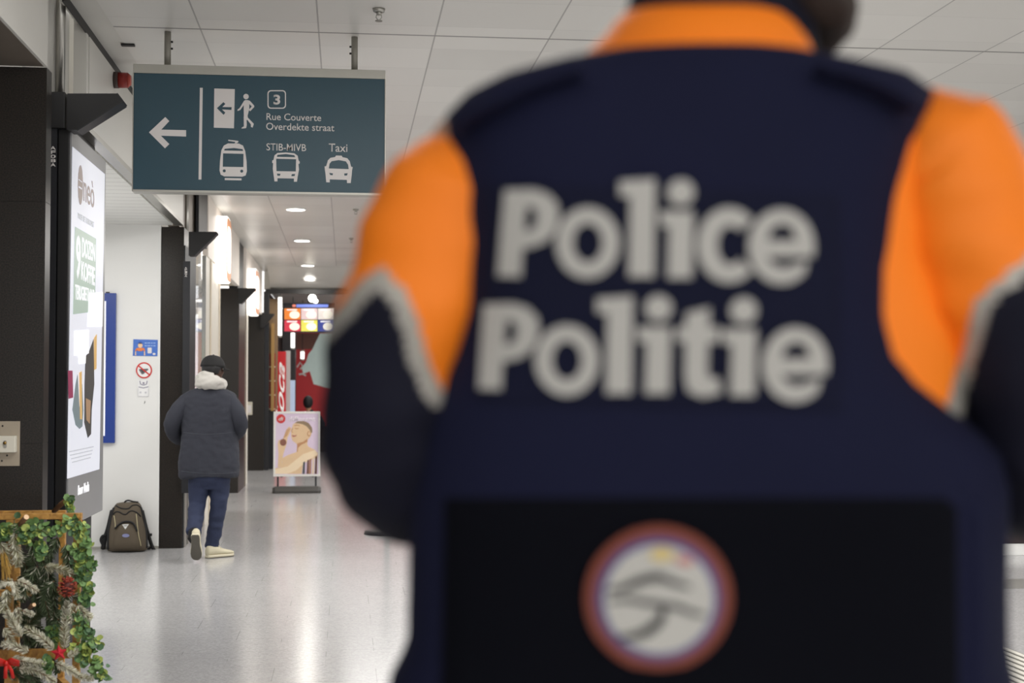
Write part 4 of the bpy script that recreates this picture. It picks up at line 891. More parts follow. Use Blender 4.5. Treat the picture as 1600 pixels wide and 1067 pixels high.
FIRS = [
 (cB([(480, 770), (350, 650), (220, 575)]), 6.36, .030, .75, 'frosted fir sprig pointing up left from beside the red star'),
 (cB([(580, 760), (575, 560), (600, 340)]), 6.37, .030, .7, 'long upright frosted fir sprig between pinecone and red star'),
 (cB([(190, 660), (120, 540), (60, 430)]), 6.36, .030, .75, 'frosted fir sprig left of the star, highest of the lower left ones'),
 (cB([(255, 790), (130, 740), (20, 720)]), 6.35, .028, .85, 'pale frosted fir sprig lying level just above the lower rail'),
 (cB([(100, 850), (250, 880), (400, 900)]), 6.35, .028, .85, 'pale frosted fir sprig just right of the red bow'),
 (cB([(170, 940), (330, 960), (490, 1060)]), 6.36, .030, .75, 'frosted fir sprig drooping at the bottom edge under the lower rail'),
 (cB([(500, 890), (600, 940), (700, 1000)]), 6.35, .028, .8, 'frosted fir sprig drooping down right under the red star'),
 (cB([(120, 150), (60, 170), (0, 195)]), 6.36, .026, .85, 'short pale fir sprig reaching to the left frame edge'),
 (cB([(150, 150), (240, 190), (330, 250)]), 6.36, .026, .85, 'short pale fir sprig left of the pinecone'),
 (cB([(125, 160), (140, 230), (155, 310)]), 6.36, .026, .8, 'short pale fir sprig hanging straight down left of the pinecone'),
 (cB([(400, 30), (550, 60), (710, 130)]), 6.37, .032, .5, 'olive fir sprig fanning out just above the pinecone'),
 (cB([(640, 350), (640, 440), (625, 530)]), 6.36, .022, .8, 'small pale fir sprig hanging below the pinecone'),
 (cB([(690, 370), (740, 430), (810, 490)]), 6.36, .028, .75, 'pale fir sprig right of the front post below the pinecone'),
 (cB([(30, 580), (80, 650), (110, 740)]), 6.36, .03, .6, 'frosted fir sprig at the left edge above the red bow'),
 (cB([(600, 830), (640, 810), (700, 770)]), 6.35, .022, .85, 'tiny pale fir sprig just right of the red star'),
 (cB([(680, 1010), (750, 1020), (830, 1030)]), 6.36, .026, .75, 'pale fir sprig at the bottom right corner of the trellis'),
 (cB([(150, 390), (170, 460), (160, 530)]), 6.37, .022, .7, 'small pale fir sprig in the middle of the left half'),
 (cB([(200, 420), (250, 440), (295, 465)]), 6.36, .02, .85, 'tiny pale fir sprig pointing right in the middle of the left half'),
 (cA([(290, 410), (200, 620), (240, 850), (260, 1010)]), 6.37, .036, .45, 'long olive fir bough hanging from the left cut branch'),
 (cA([(0, 690), (60, 800), (100, 1000)]), 6.36, .036, .45, 'olive fir bough at the left frame edge beside the straw'),
 (cA([(400, 640), (480, 800), (620, 980)]), 6.42, .036, .12, 'dark green fir bough behind the middle of the top rail'),
 (cB([(330, 30), (250, 160), (200, 330)]), 6.44, .04, .15, 'dark olive fir bough deep behind the pale sprigs'),
 (cB([(480, 160), (400, 280), (440, 480)]), 6.5, .04, .1, 'dark green fir bough inside the box left of the pinecone'),
 (cB([(60, 230), (60, 320), (20, 430)]), 6.37, .036, .5, 'olive fir bough at the left edge above the lower left sprigs'),
 (cB([(640, 290), (700, 310), (740, 360)]), 6.38, .028, .3, 'olive fir sprig tucked under the pinecone to its right'),
 (cB([(520, 500), (430, 640), (300, 700)]), 6.5, .04, .05, 'dark green fir bough inside the box above the red star'),
 (cB([(60, 960), (180, 1000), (300, 1100)]), 6.40, .04, .1, 'dark green fir bough under the red bow'),
 (cB([(240, 560), (330, 470), (420, 400)]), 6.52, .04, .08, 'dark fir bough deep in the box between the two back posts'),
]
for f in FIRS: fir(*f)
for l, y in (([(20, 860), (50, 900), (60, 950)], 6.52), ([(60, 850), (40, 900), (20, 940)], 6.62), ([(70, 880), (85, 930), (80, 980)], 6.56), ([(90, 840), (70, 890), (75, 930)], 6.70),
             ([(10, 930), (35, 975), (50, 1010)], 6.56), ([(40, 960), (70, 1000), (90, 1050)], 6.64), ([(10, 1000), (40, 1040), (60, 1070)], 6.50), ([(100, 950), (80, 1000), (60, 1040)], 6.72), ([(104, 850), (108, 900), (100, 950)], 6.55)):
    fir(l, y, .042, .1, 'dark green fir bough deep inside the timber trellis box')['group'] = 'dark fir boughs inside the trellis'
M_E1, M_E2, M_E3 = mat('eucalyptus_green', (106, 140, 82), .55, var=.15), mat('yellow_green_leaf', (170, 184, 96), .5, var=.12), mat('dark_leaf', (80, 112, 76), .55, var=.15)
M_VINE = mat('green_stem', (92, 104, 62), .6)
def garland(path, spread, per, y, label, name='eucalyptus_garland'):
    P = [Vector(at(px, py, y=y + dy)) for px, py, dy in smooth_path([(q[0], q[1], q[2] if len(q) > 2 else 0) for q in path], 6)]
    o = empty(name, P[0], label, 'garland', None)
    bm = BM(); tube(bm, P, .003, 6)
    lf = BM()
    for p in P:
        for _ in range(per):
            c = p + Vector((random.gauss(0, 1) * spread, random.gauss(0, .5) * spread, random.gauss(0, 1) * spread))
            if random.random() < .4: tube(bm, [p, (p + c) / 2 + Vector((0, 0, .006)), c], .0012, 4, rounded=False)
            n = Vector((random.gauss(0, .8), -1, random.gauss(.3, .8))).normalized(); u = n.cross(Vector((random.gauss(0, 1), random.gauss(0, 1), random.gauss(0, 1)))).normalized(); v = n.cross(u)
            r = random.uniform(.009, .017); ring = []
            for k in range(7):
                t = 2 * math.pi * k / 7; ring.append(lf.verts.new(c + u * r * math.cos(t) * 1.15 + v * r * math.sin(t) + n * .003 * math.cos(2 * t)))
            cc = lf.verts.new(c - n * .003); mi = random.choices((0, 1, 2), (.5, .25, .3))[0]
            for k in range(7):
                f = lf.faces.new((ring[k], ring[(k + 1) % 7], cc)); f.material_index = mi
    new('vine', bm, M_VINE, o)
    me = bpy.data.meshes.new('leaves'); lf.to_mesh(me); lf.free(); link_mesh('leaves', me, [M_E1, M_E2, M_E3], o, True)['kind'] = 'stuff'
    return o
garland([(8, 832), (20, 822), (36, 830), (56, 826), (78, 832), (98, 822), (112, 816), (124, 822)], .016, 3, 6.37, 'leafy green garland running along under the top rail')
garland([(118, 820), (128, 835), (134, 850), (120, 862), (132, 872), (142, 884), (126, 884), (122, 900), (132, 912), (138, 925), (134, 938)], .016, 4, 6.36, 'leafy green garland hanging on the right front post, upper half')
garland([(118, 962), (128, 972), (124, 985), (136, 992), (146, 1000), (138, 1012), (122, 1014), (132, 1028), (142, 1036), (152, 1046), (162, 1058)], .016, 3, 6.36, 'leafy green garland trailing right at the bottom corner of the trellis')
garland([(38, 822), (42, 834), (38, 846)], .014, 5, 6.35, 'bright green leaf cluster under the left cut branch')
garland([(108, 780), (110, 790), (113, 798)], .007, 2, 6.6, 'two green leaves on the cut branch above the top rail')
garland([(2, 828), (5, 834), (8, 838)], .012, 4, 6.35, 'yellow green leaf cluster at the left frame edge')
garland([(66, 850), (60, 858), (64, 866)], .01, 4, 6.38, 'small yellow green leaf cluster below the middle of the top rail')
garland([(80, 985), (88, 992), (82, 1000)], .014, 5, 6.42, 'dark green leaf cluster just above the red star')
garland([(72, 1030), (76, 1036), (74, 1042)], .008, 4, 6.36, 'tiny dark leaf cluster under the lower rail')
# cut branches, straw
def cutbranch(p0, p1, y0, y1, r, label):
    A, B = at(*p0, y=y0), at(*p1, y=y1)
    o = empty('cut_branch', A, label, 'branch')
    bm = BM(); tube(bm, [A, A.lerp(B, .5) + Vector((0, 0, .004)), B], [r * .9, r, r], 12, rounded=False); new('stem', bm, M_BARK, o, True)
    d = (B - A).normalized(); bm = BM(); cyl(bm, B, B + d * .003, r * .92, n=16); new('cut_end', bm, mat('fresh_wood', (228, 190, 150), .6), o)
cutbranch((26, 828), (41, 808), 6.40, 6.30, .012, 'brown cut branch with pale round end in front of the top rail')
cutbranch((84, 799), (106, 780), 6.72, 6.62, .012, 'brown cut branch sticking up behind the top rail')
cutbranch((46, 950), (53, 945), 6.36, 6.33, .009, 'short cut twig end in the middle of the trellis')
bm = BM()
for i in range(60):
    a = at(random.uniform(-4, 3), 858 + random.uniform(-4, 4), y=6.36); bq = at(random.uniform(2, 18), 895 + random.uniform(-14, 16), y=6.34 + random.uniform(-.02, .02))
    tube(bm, [a, a.lerp(bq, .5) + Vector((.006, 0, .01)), bq], .0014, 4, rounded=False)
o = tag(new('straw_bunch', bm, mat('golden_straw', (178, 140, 62), .6)), 'golden straw bunch at the left frame edge', 'straw'); o['kind'] = 'thing'
# red pinecone
c = at(105, 917, y=6.32); o = empty('pinecone', c, 'red painted pinecone tied near the top right of the trellis', 'pinecone')
M_CONE = mat('red_cone', (150, 58, 40), .5, var=.2)
bm = BM(); ellipsoid(bm, c, (.03, .026, .034), 2); new('core', bm, mat('dark_cone', (86, 34, 26), .6), o, True)
bm = BM(); R0 = random.Random(3)
for k in range(8):
    th = math.pi * (k + .5) / 8
    for i in range(max(3, int(12 * math.sin(th)))):
        ph = 2 * math.pi * (i + (k % 2) * .5) / max(3, int(12 * math.sin(th))); tj = th + R0.uniform(-.22, .22); d = Vector((math.sin(tj) * math.cos(ph), math.sin(tj) * math.sin(ph), math.cos(tj)))
        p = c + Vector((d.x * .034, d.y * .03, d.z * .038)); s = d.cross(Vector((0, 0, 1)) if abs(d.z) < .9 else Vector((1, 0, 0))).normalized(); u = s.cross(d)
        u = (u + Vector((R0.uniform(-.5, .5), R0.uniform(-.5, .5), R0.uniform(-.5, .5)))).normalized(); q = [p + s * .009 - u * .002, p + s * .006 + d * .008, p - s * .006 + d * .008, p - s * .009 - u * .002]
        loft(bm, [q, [v + u * .004 for v in q]])
sc_ = new('scales', bm, M_CONE, o); sc_['kind'] = 'stuff'
# red star
c = at(92.5, 1020, y=6.315); pts = []
for k in range(10):
    r = .036 if k % 2 == 0 else .017; t = math.pi / 2 + k * math.pi / 5 + .12; pts.append(c + Vector((r * math.cos(t), 0, r * math.sin(t))))
bm = BM(); V = [bm.verts.new(p) for p in pts]; f = bm.verts.new(c + Vector((0, -.012, 0))); g = bm.verts.new(c + Vector((0, .012, 0)))
for k in range(10): bm.faces.new((V[k], V[(k + 1) % 10], f)); bm.faces.new((V[(k + 1) % 10], V[k], g))
tag(new('star_ornament', bm, mat('red_felt', (186, 26, 42), .8, var=.1, bump=.2)), 'red felt star ornament on the lower rail', 'star')
# red bow
c = at(10, 1036, y=6.31); o = empty('red_bow', c, 'shiny red ribbon bow at the lower left frame edge', 'bow')
M_RIB = mat('red_ribbon', (206, 36, 28), .3, var=.1)
for sx in (-1, 1):
    bm = BM(); P = [c + Vector((sx * a, b2, d)) for a, b2, d in ((.004, 0, 0), (.025, -.012, .014), (.046, -.008, .006), (.044, .006, -.01), (.02, .01, -.008), (.003, .002, 0))]
    tube(bm, P, (.012, .0015), 8, Vector((0, 1, 0)), rounded=False); new('loop', bm, M_RIB, o, True)
    bm = BM(); tube(bm, [c, c + Vector((sx * .012 + .01, -.006, -.03)), c + Vector((sx * .016 + .012, 0, -.065))], (.008, .0012), 6, Vector((0, 1, 0))); new('tail', bm, M_RIB, o, True)
bm = BM(); ellipsoid(bm, c, (.010, .010, .011), 2); new('knot', bm, M_RIB, o, True)

# ================================================================== HANDS AND HEADS
def hand(bm, w, d, up, s=1.0, curl=.5):
    """palm with four unequal bent fingers and a thumb from its side; w wrist, d direction, up = back of hand"""
    d = d.normalized(); sd = d.cross(up).normalized(); up = sd.cross(d).normalized()
    tube(bm, [w - d * .02, w + d * .03 * s, w + d * .085 * s], [(.022 * s, .018 * s), (.036 * s, .016 * s), (.038 * s, .013 * s)], 12, up)
    for i, L in enumerate((.068, .078, .073, .056)):
        b0 = w + d * .083 * s + sd * (.028 - .0185 * i) * s; a = curl
        p1 = b0 + (d * math.cos(a * .5) - up * math.sin(a * .5)) * L * .42 * s; p2 = p1 + (d * math.cos(a * 1.3) - up * math.sin(a * 1.3)) * L * .33 * s; p3 = p2 + (d * math.cos(a * 2) - up * math.sin(a * 2)) * L * .25 * s
        tube(bm, [b0 - d * .012, p1, p2, p3], [.0092 * s, .0086 * s, .0078 * s, .0066 * s], 8, up)
    t0 = w + d * .03 * s + sd * .03 * s; t1 = t0 + (sd * .7 + d * .7 - up * .25) * .036 * s; t2 = t1 + (sd * .3 + d * .9 - up * .4) * .03 * s
    tube(bm, [t0 - sd * .012, t1, t2], [.0125 * s, .0105 * s, .0085 * s], 8, up)
def head(bm, c, f, s=1.0):
    """skull, jaw, nose, brow, eyes sockets, lips and ears; c = centre, f = facing"""
    f = f.normalized(); up = Vector((0, 0, 1)); sd = f.cross(up).normalized(); R = Matrix((sd, f, up)).transposed()
    def E(o, r, sub=3): ellipsoid(bm, c + R @ (Vector(o) * s), Vector(r) * s, sub, R)
    E((0, -.012, .025), (.076, .096, .088)); E((0, .022, -.03), (.064, .072, .08)); E((0, .062, -.085), (.034, .03, .026)); E((0, .012, -.07), (.056, .06, .045))
    tube(bm, [c + R @ (Vector((0, .085, .02)) * s), c + R @ (Vector((0, .108, -.018)) * s)], [.010 * s, .016 * s], 10)
    E((0, .096, -.022), (.018, .016, .011), 2); E((0, .085, .032), (.05, .014, .010), 2)
    E((0, .087, -.05), (.024, .012, .006), 2); E((0, .085, -.06), (.021, .012, .007), 2)
    for k in (-1, 1):
        E((k * .077, -.005, -.008), (.010, .02, .032), 2); E((k * .03, .078, .012), (.013, .012, .009), 2); E((k * .045, .06, -.02), (.022, .024, .02), 2)
    return R
def eyes(name, c, f, parent, s=1.0):
    f = f.normalized(); sd = f.cross(Vector((0, 0, 1))).normalized()
    for k in (-1, 1):
        p = c + sd * (k * .03 * s) + f * (.088 * s) + Vector((0, 0, .012 * s)); bm = BM(); ellipsoid(bm, p, (.008 * s, .008 * s, .006 * s), 2); new(name, bm, mat('eye_white', (226, 222, 216), .3), parent, True)
        bm = BM(); ellipsoid(bm, p + f * .0055 * s, (.0042 * s,) * 3, 2); new('iris', bm, mat('dark_iris', (40, 26, 18), .3), parent, True)
def shoe(h, fdir, up, L, parent, mu, ms, mt):
    """upper, side sole and tread; h = heel bottom, fdir = towards the toe"""
    fdir = fdir.normalized(); sd = fdir.cross(up).normalized(); up = sd.cross(fdir).normalized()
    sec = [(0.0, .10, .27), (.05, .125, .31), (.16, .135, .33), (.3, .13, .34), (.42, .135, .27), (.58, .16, .2), (.74, .175, .155), (.88, .16, .12), (.96, .11, .09), (1.0, .05, .05)]
    def prof(t, w, hh, z0):
        c = h + fdir * (t * L); out = []
        for i in range(16):
            a = 2 * math.pi * i / 16; x = math.copysign(abs(math.cos(a)) ** .75, math.cos(a)); z = (math.sin(a) + 1) / 2
            out.append(c + sd * (x * w * L * (1 - .35 * max(0, z - .5))) + up * (z0 + z * hh * L))
        return out
    bm = BM(); loft(bm, [prof(t, w, hh, .022) for t, w, hh in sec]); u = new('upper', bm, mu, parent, True)
    bm = BM(); loft(bm, [[p for p in sring(h + fdir * (t * L) + up * .0155, sd, up, w * L * 1.06, .0125, 16, 4)] for t, w, _ in sec]); new('sole', bm, ms, parent, True)
    bm = BM(); loft(bm, [sring(h + fdir * (t * L) + up * .0015, sd, up, w * L * 1.0, .0022, 16, 4) for t, w, _ in sec]); new('tread', bm, mt, parent)
    for i in range(3):
        t = .4 + .08 * i; c = h + fdir * (t * L) + up * (.022 + (.285 - .06 * i) * L); bm = BM(); tube(bm, [c - sd * .03, c + up * .004, c + sd * .03], .0035, 6); new('lace', bm, ms, u, True)

# ================================================================== WALKING PERSON
YM0 = 12.35
def mp(px, py, dv=0.0): return at(px, py, y=YM0 + dv)
SCM = YM0 / F_PX
man = empty('person', (mp(325, 872).x, YM0, 0), 'person in black cap, grey hood, dark jacket and jeans walking away down the corridor', 'person')
M_SKD = mat('dark_skin', (74, 50, 38), .5, var=.08)
hc = mp(333, 577, .03); hf = Vector((.75, 1, -.1))
bm = BM(); head(bm, hc, hf, .98)
tube(bm, [hc + Vector((0, -.03, -.06)), mp(329, 606, .0)], [.055, .062], 14)
tube(bm, [mp(328, 602), mp(327, 618), mp(326, 650), mp(326, 690), mp(328, 735)], [(.07, .07), (.125, .07), (.14, .09), (.14, .1), (.15, .1)], 18, Vector((0, 1, 0)))
LA = [mp(297, 630), mp(275, 648, -.02), mp(268, 664, .0), mp(277, 684, .13), mp(292, 684, .24)]
RA = [mp(355, 630), mp(372, 646, -.02), mp(373, 662, .0), mp(369, 680, .13), mp(356, 682, .24)]
for A in (LA, RA): tube(bm, A, [.042, .042, .04, .036, .028], 12)
hand(bm, mp(292, 684, .24), Vector((.35, 1, .25)), Vector((-.5, 0, 1)), 1, .7); hand(bm, mp(356, 682, .24), Vector((-.35, 1, .25)), Vector((.5, 0, 1)), 1, .7)
LL = [(311, 735, .0), (309, 785, .02), (306, 808, -.1), (303, 838, -.25)]; RL = [(345, 735, .0), (342, 790, .04), (335, 830, .07), (329, 858, .08)]
for A in (LL, RL): tube(bm, [mp(*q) for q in A], [.07, .05, .042, .03], 14, Vector((1, 0, 0)))
body = remesh('body', bm, M_SKD, man, .009, 2)
eyes('eye', hc, hf, body, .98)
# cap
f = hf.normalized(); sdv = f.cross(Vector((0, 0, 1))).normalized(); upv = sdv.cross(f)
M_CAP = mat('black_cap_cloth', (26, 25, 26), .85, bump=.15, bscale=200)
bm = BM(); rings = []
for k in range(9):
    t = k / 8 * math.pi / 2; rings.append(sring(hc + upv * (.018 + .103 * math.sin(t)) - f * .006, sdv, f, max(.002, .092 * math.cos(t) ** .8), max(.002, .112 * math.cos(t) ** .8), 28, 2.2))
loft(bm, rings); cap_ = new('cap', bm, M_CAP, man, True)
bm = BM(); rg = []
for i in range(13):
    a = math.pi * (i / 12 - .5) * .95; d = f * math.cos(a) + sdv * math.sin(a); b0 = hc + upv * .022 + sdv * .085 * math.sin(a) + f * .09 * math.cos(a); b1 = b0 + d * .025 + f * .055 * math.cos(a) - upv * .012
    rg.append([b0, b1, b1 - upv * .004, b0 - upv * .004])
loft(bm, rg); new('cap_brim', bm, M_CAP, cap_, True)
bm = BM(); ellipsoid(bm, hc + upv * .122 - f * .006, (.008, .008, .005), 2); new('cap_button', bm, M_CAP, cap_, True)
# short dark hair under the cap
bm = BM(); ellipsoid(bm, hc + Vector((-.01, -.022, .012)), (.084, .088, .075)); new('hair', bm, mat('black_hair', (24, 22, 24)), man, True)
# grey hood
bm = BM()
P = []
for k in range(18):
    a = 2 * math.pi * k / 18; q = mp(330, 597, .02) + Vector((.094 * math.cos(a), .085 * math.sin(a), -.022 * math.cos(a) + .012 * math.sin(a))); P.append(q)
tube(bm, P, [(.044, .05)] * 18, 10, closed=True)
ellipsoid(bm, mp(327, 597, -.08), (.11, .06, .066)); ellipsoid(bm, mp(322, 587, -.06), (.07, .055, .05)); ellipsoid(bm, mp(315, 599, -.05), (.055, .06, .05)); ellipsoid(bm, mp(340, 600, -.06), (.062, .05, .045))
remesh('hood', bm, mat('light_grey_fleece', (190, 186, 180), .9, var=.05, bump=.2, bscale=180), man, .009, 5, wrinkle(16, .012, (1, 1, 1.6)))
# jacket
M_JK = mat('charcoal_navy_cotton', (42, 44, 54), .85, var=.12, vscale=14, bump=.35, bscale=26)
bm = BM(); rg = []
for py, l, r, hd in ((605, 306, 350, .085), (611, 293, 362, .10), (619, 281, 370, .118), (632, 277, 372, .132), (652, 279, 371, .142), (676, 281, 370, .145), (700, 281, 371, .15), (722, 280, 372, .157), (742, 281, 372, .162), (746, 283, 371, .155)):
    a, c2 = mp(l, py), mp(r, py); rg.append(sring((a + c2) / 2 + Vector((0, .01, 0)), Vector((1, 0, .02)), Vector((0, 1, 0)), (c2.x - a.x) / 2, hd, 40, 2.5))
loft(bm, rg)
def jk(p):
    z = p.z; return noise.noise(Vector((p.x * 1.0, p.y, p.z * .45)) * 7) * .024 + noise.noise(Vector((p.x, p.y, p.z * 1.3)) * 20) * .005
jkt = remesh('jacket', bm, M_JK, man, .009, 3, jk); JV = bvh_of(jkt)
for Q in ([(298, 621, 0, .06), (283, 636, -.02, .072), (273, 652, -.03, .073), (269, 664, -.01, .07), (271, 674, .05, .068), (279, 684, .15, .06), (290, 686, .23, .05)],
          [(353, 621, 0, .06), (364, 634, -.02, .07), (371, 648, -.03, .072), (374, 660, -.01, .07), (373, 670, .05, .066), (367, 679, .15, .06), (356, 683, .23, .05)]):
    P = smooth_path(Q, 6); bm = BM(); tube(bm, [mp(*q[:3]) for q in P], [q[3] for q in P], 28)
    for v in bm.verts: v.co += Vector((noise.noise(v.co * 22), 0, noise.noise(v.co * 22 + Vector((9, 0, 0))))) * .008
    new('sleeve', bm, M_JK, jkt, True)
def seam(name, pts, r, m):
    P = [hit(JV, *q, .0) for q in smooth_path(pts, 5)]; P = [p for p in P if p is not None]; bm = BM(); tube(bm, P, r, 6); new(name, bm, m, jkt, True)
M_SEAM = mat('jacket_seam', (62, 64, 72), .85)
seam('waist_seam', [(283, 675), (310, 678), (340, 678), (368, 675)], .003, M_SEAM)
seam('hem_seam', [(284, 736), (310, 739), (345, 740), (369, 738)], .003, M_SEAM)
# jeans
bm = BM()
tube(bm, [mp(327, 722), mp(327, 735), mp(327, 748)], [(.17, .12), (.18, .13), (.165, .12)], 20, Vector((0, 1, 0)))
tube(bm, [mp(*q) for q in ((312, 742, 0), (310, 766, .02), (308, 790, .01), (305, 812, -.1), (303, 833, -.22))], [.096, .084, .072, .068, .06], 16, Vector((1, 0, 0)), rounded=False)
tube(bm, [mp(*q) for q in ((344, 742, 0), (343, 766, .03), (341, 792, .04), (336, 826, .07), (330, 856, .09))], [.094, .082, .072, .064, .056], 16, Vector((1, 0, 0)), rounded=False)
remesh('jeans', bm, mat('blue_denim', (38, 46, 72), .85, var=.16, vscale=12, bump=.3, bscale=60), man, .009, 3, lambda p: noise.noise(Vector((p.x, p.y, p.z * 2.2)) * 11) * .009)
M_SHU, M_SHS, M_TRD = mat('cream_suede', (206, 198, 172), .75, var=.06), mat('cream_rubber', (212, 204, 180), .6), mat('dark_grey_rubber', (92, 88, 80), .7, bump=.3, bscale=90)
bm = BM(); tube(bm, [mp(303, 828, -.21), mp(302, 842, -.27)], [.046, .046], 14); new('sock', bm, mat('black_sock', (18, 18, 20), .9), man, True)
# standing right foot turned outwards, left foot on its toe with the sole to the camera
hp = mp(327, 871.5, .05); shoe(Vector((hp.x - .02, hp.y - .03, .001)), Vector((.72, .55, 0)), Vector((0, 0, 1)), .265, man, M_SHU, M_SHS, M_TRD)
toe = mp(307, 873.5, -.22); toe.z = .012; heel = mp(305, 836, -.36); dr = toe - heel
shoe(heel, dr, Vector((0, .62, .62)), .262, man, M_SHU, M_SHS, M_TRD)

# ================================================================== OFFICER (foreground, seen from behind)
D0 = 1.13
off = empty('person', (dep(1100, 600, D0 + .14).x, dep(1100, 600, D0 + .14).y, 0), 'person in navy and orange uniform with white lettered vest, seen from behind in the foreground', 'person')
FR = RGT; FB = Vector((FWD.x, FWD.y, 0)).normalized(); UZ = Vector((0, 0, 1))
M_NAVY = mat('navy_vest_fabric', (17, 20, 46), .85, spec=.2, var=.12, vscale=10, bump=.15, bscale=120)
M_NAVYD = mat('dark_navy_panel', (5, 6, 14), .9, spec=.12, var=.1, bump=.12, bscale=160)
M_NAVYJ = mat('navy_jacket_fabric', (13, 14, 31), .8, spec=.25, var=.12, bump=.12, bscale=60)
M_ORG = mat('hi_vis_orange', (255, 131, 8), .65, var=.04, bump=.1, bscale=40)
M_REFL = mat('silver_reflective_band', (168, 164, 156), .45, .2, var=.05)
def oring(py, l, r, hd, back=0.0, e=2.8, n=72, tilt=0.):
    d = D0 + back + hd; a, c = dep(l, py, d), dep(r, py, d); x = (c - a); 
    return sring((a + c) / 2, x.normalized(), FB, x.length / 2, hd, n, e)
VEST = [(92, 985, 1230, .06, .05), (100, 915, 1268, .075, .038), (112, 850, 1330, .085, .03), (132, 775, 1415, .095, .022), (158, 726, 1448, .105, .016), (190, 696, 1442, .112, .011), (240, 691, 1420, .12, .006), (330, 692, 1400, .126, .002), (430, 697, 1388, .13, 0), (500, 698, 1392, .132, 0), (560, 690, 1406, .135, 0),
        (600, 676, 1432, .137, 0), (640, 658, 1470, .14, 0), (675, 649, 1512, .142, 0), (710, 644, 1545, .143, 0), (760, 641, 1556, .145, .002), (900, 640, 1554, .145, .004), (990, 638, 1555, .145, .004), (1022, 626, 1560, .146, .002), (1050, 611, 1566, .148, 0), (1085, 608, 1570, .15, 0), (1130, 612, 1566, .148, .004), (1150, 640, 1540, .14, .012)]
bm = BM(); loft(bm, [oring(*v) for v in VEST])
vest = new('vest', bm, M_NAVY, off, True); VV = bvh_of(vest)
# jacket body and sleeves: colour blocks by where the cloth is cut
def inside(p, poly):
    x, y = p; r = False; j = len(poly) - 1
    for i in range(len(poly)):
        if (poly[i][1] > y) != (poly[j][1] > y) and x < (poly[j][0] - poly[i][0]) * (y - poly[i][1]) / (poly[j][1] - poly[i][1]) + poly[i][0]: r = not r
        j = i
    return r
def dseg(p, a, b):
    ax, ay = a; bx_, by_ = b; px, py = p; l = (bx_ - ax) ** 2 + (by_ - ay) ** 2; t = max(0, min(1, ((px - ax) * (bx_ - ax) + (py - ay) * (by_ - ay)) / l)); return math.hypot(px - ax - t * (bx_ - ax), py - ay - t * (by_ - ay))
PL = [(300, 60), (440, 560), (522, 488), (560, 440), (598, 418), (640, 462), (652, 500), (668, 560), (690, 610), (800, 600), (800, 60)]
PR = [(1300, 60), (1300, 640), (1478, 640), (1500, 560), (1526, 470), (1548, 446), (1620, 390), (1700, 340), (1800, 300), (1800, 60)]
def colour(p, poly, band):
    q = proj(p)
    if inside(q, poly):
        return 0
    d = min(dseg(q, a, b) for a, b in zip(poly[1:-2], poly[2:-1]))
    return 1 if d < band else 2
def sleeve(name, pts, poly, band):
    P = smooth_path(pts, 16); bm = BM()
    def pull(q): return dep(q[0], q[1], D0 + q[2])
    tube(bm, [pull(q) for q in P], [(q[3], q[4]) for q in P], 96, FB)
    for v in bm.verts:
        nn = noise.noise(Vector((v.co.x, v.co.y, v.co.z * 2.0)) * 14)
        c0 = min((pull(q) for q in P), key=lambda c: (c - v.co).length_squared); v.co += (v.co - c0).normalized() * nn * .006
    bm.faces.ensure_lookup_table()
    for f in bm.faces: f.material_index = colour(f.calc_center_median(), poly, band)
    return new(name, bm, [M_ORG, M_REFL, M_NAVYJ], off, True)
sleeve('left_sleeve', [(746, 276, .115, .062, .066), (726, 314, .115, .069, .074), (694, 380, .11, .07, .075), (660, 460, .105, .067, .072), (626, 560, .11, .066, .07), (616, 660, .12, .065, .068), (632, 732, .16, .062, .066), (670, 746, .24, .056, .058), (740, 738, .34, .048, .048), (830, 715, .42, .042, .042)], PL, 28)
sleeve('right_sleeve', [(1438, 238, .115, .064, .068), (1472, 276, .115, .07, .075), (1502, 360, .11, .07, .075), (1548, 450, .105, .067, .072), (1600, 560, .11, .066, .07), (1622, 660, .12, .065, .068), (1614, 734, .16, .062, .066), (1580, 746, .24, .056, .056), (1500, 735, .34, .048, .048), (1410, 715, .42, .042, .042)], PR, 24)
# jacket trunk seen in the armholes under the vest
bm = BM(); rg = []
for py, l, r, hd in ((140, 800, 1400, .07), (180, 715, 1446, .09), (230, 712, 1452, .098), (400, 672, 1462, .105), (520, 664, 1496, .11), (640, 668, 1500, .115), (740, 660, 1520, .12), (1000, 660, 1535, .125), (1140, 650, 1540, .13)):
    rg.append(oring(py, l, r, hd, .022, 2.4, 120))
fine = []
for a, c in zip(rg, rg[1:]):
    for k in range(12): fine.append([p.lerp(q, k / 12) for p, q in zip(a, c)])
fine.append(rg[-1]); loft(bm, fine)
for f in bm.faces: f.material_index = colour(f.calc_center_median(), PL if proj(f.calc_center_median())[0] < 1050 else PR, 26)
new('jacket_trunk', bm, [M_ORG, M_REFL, M_NAVYJ], off, True)
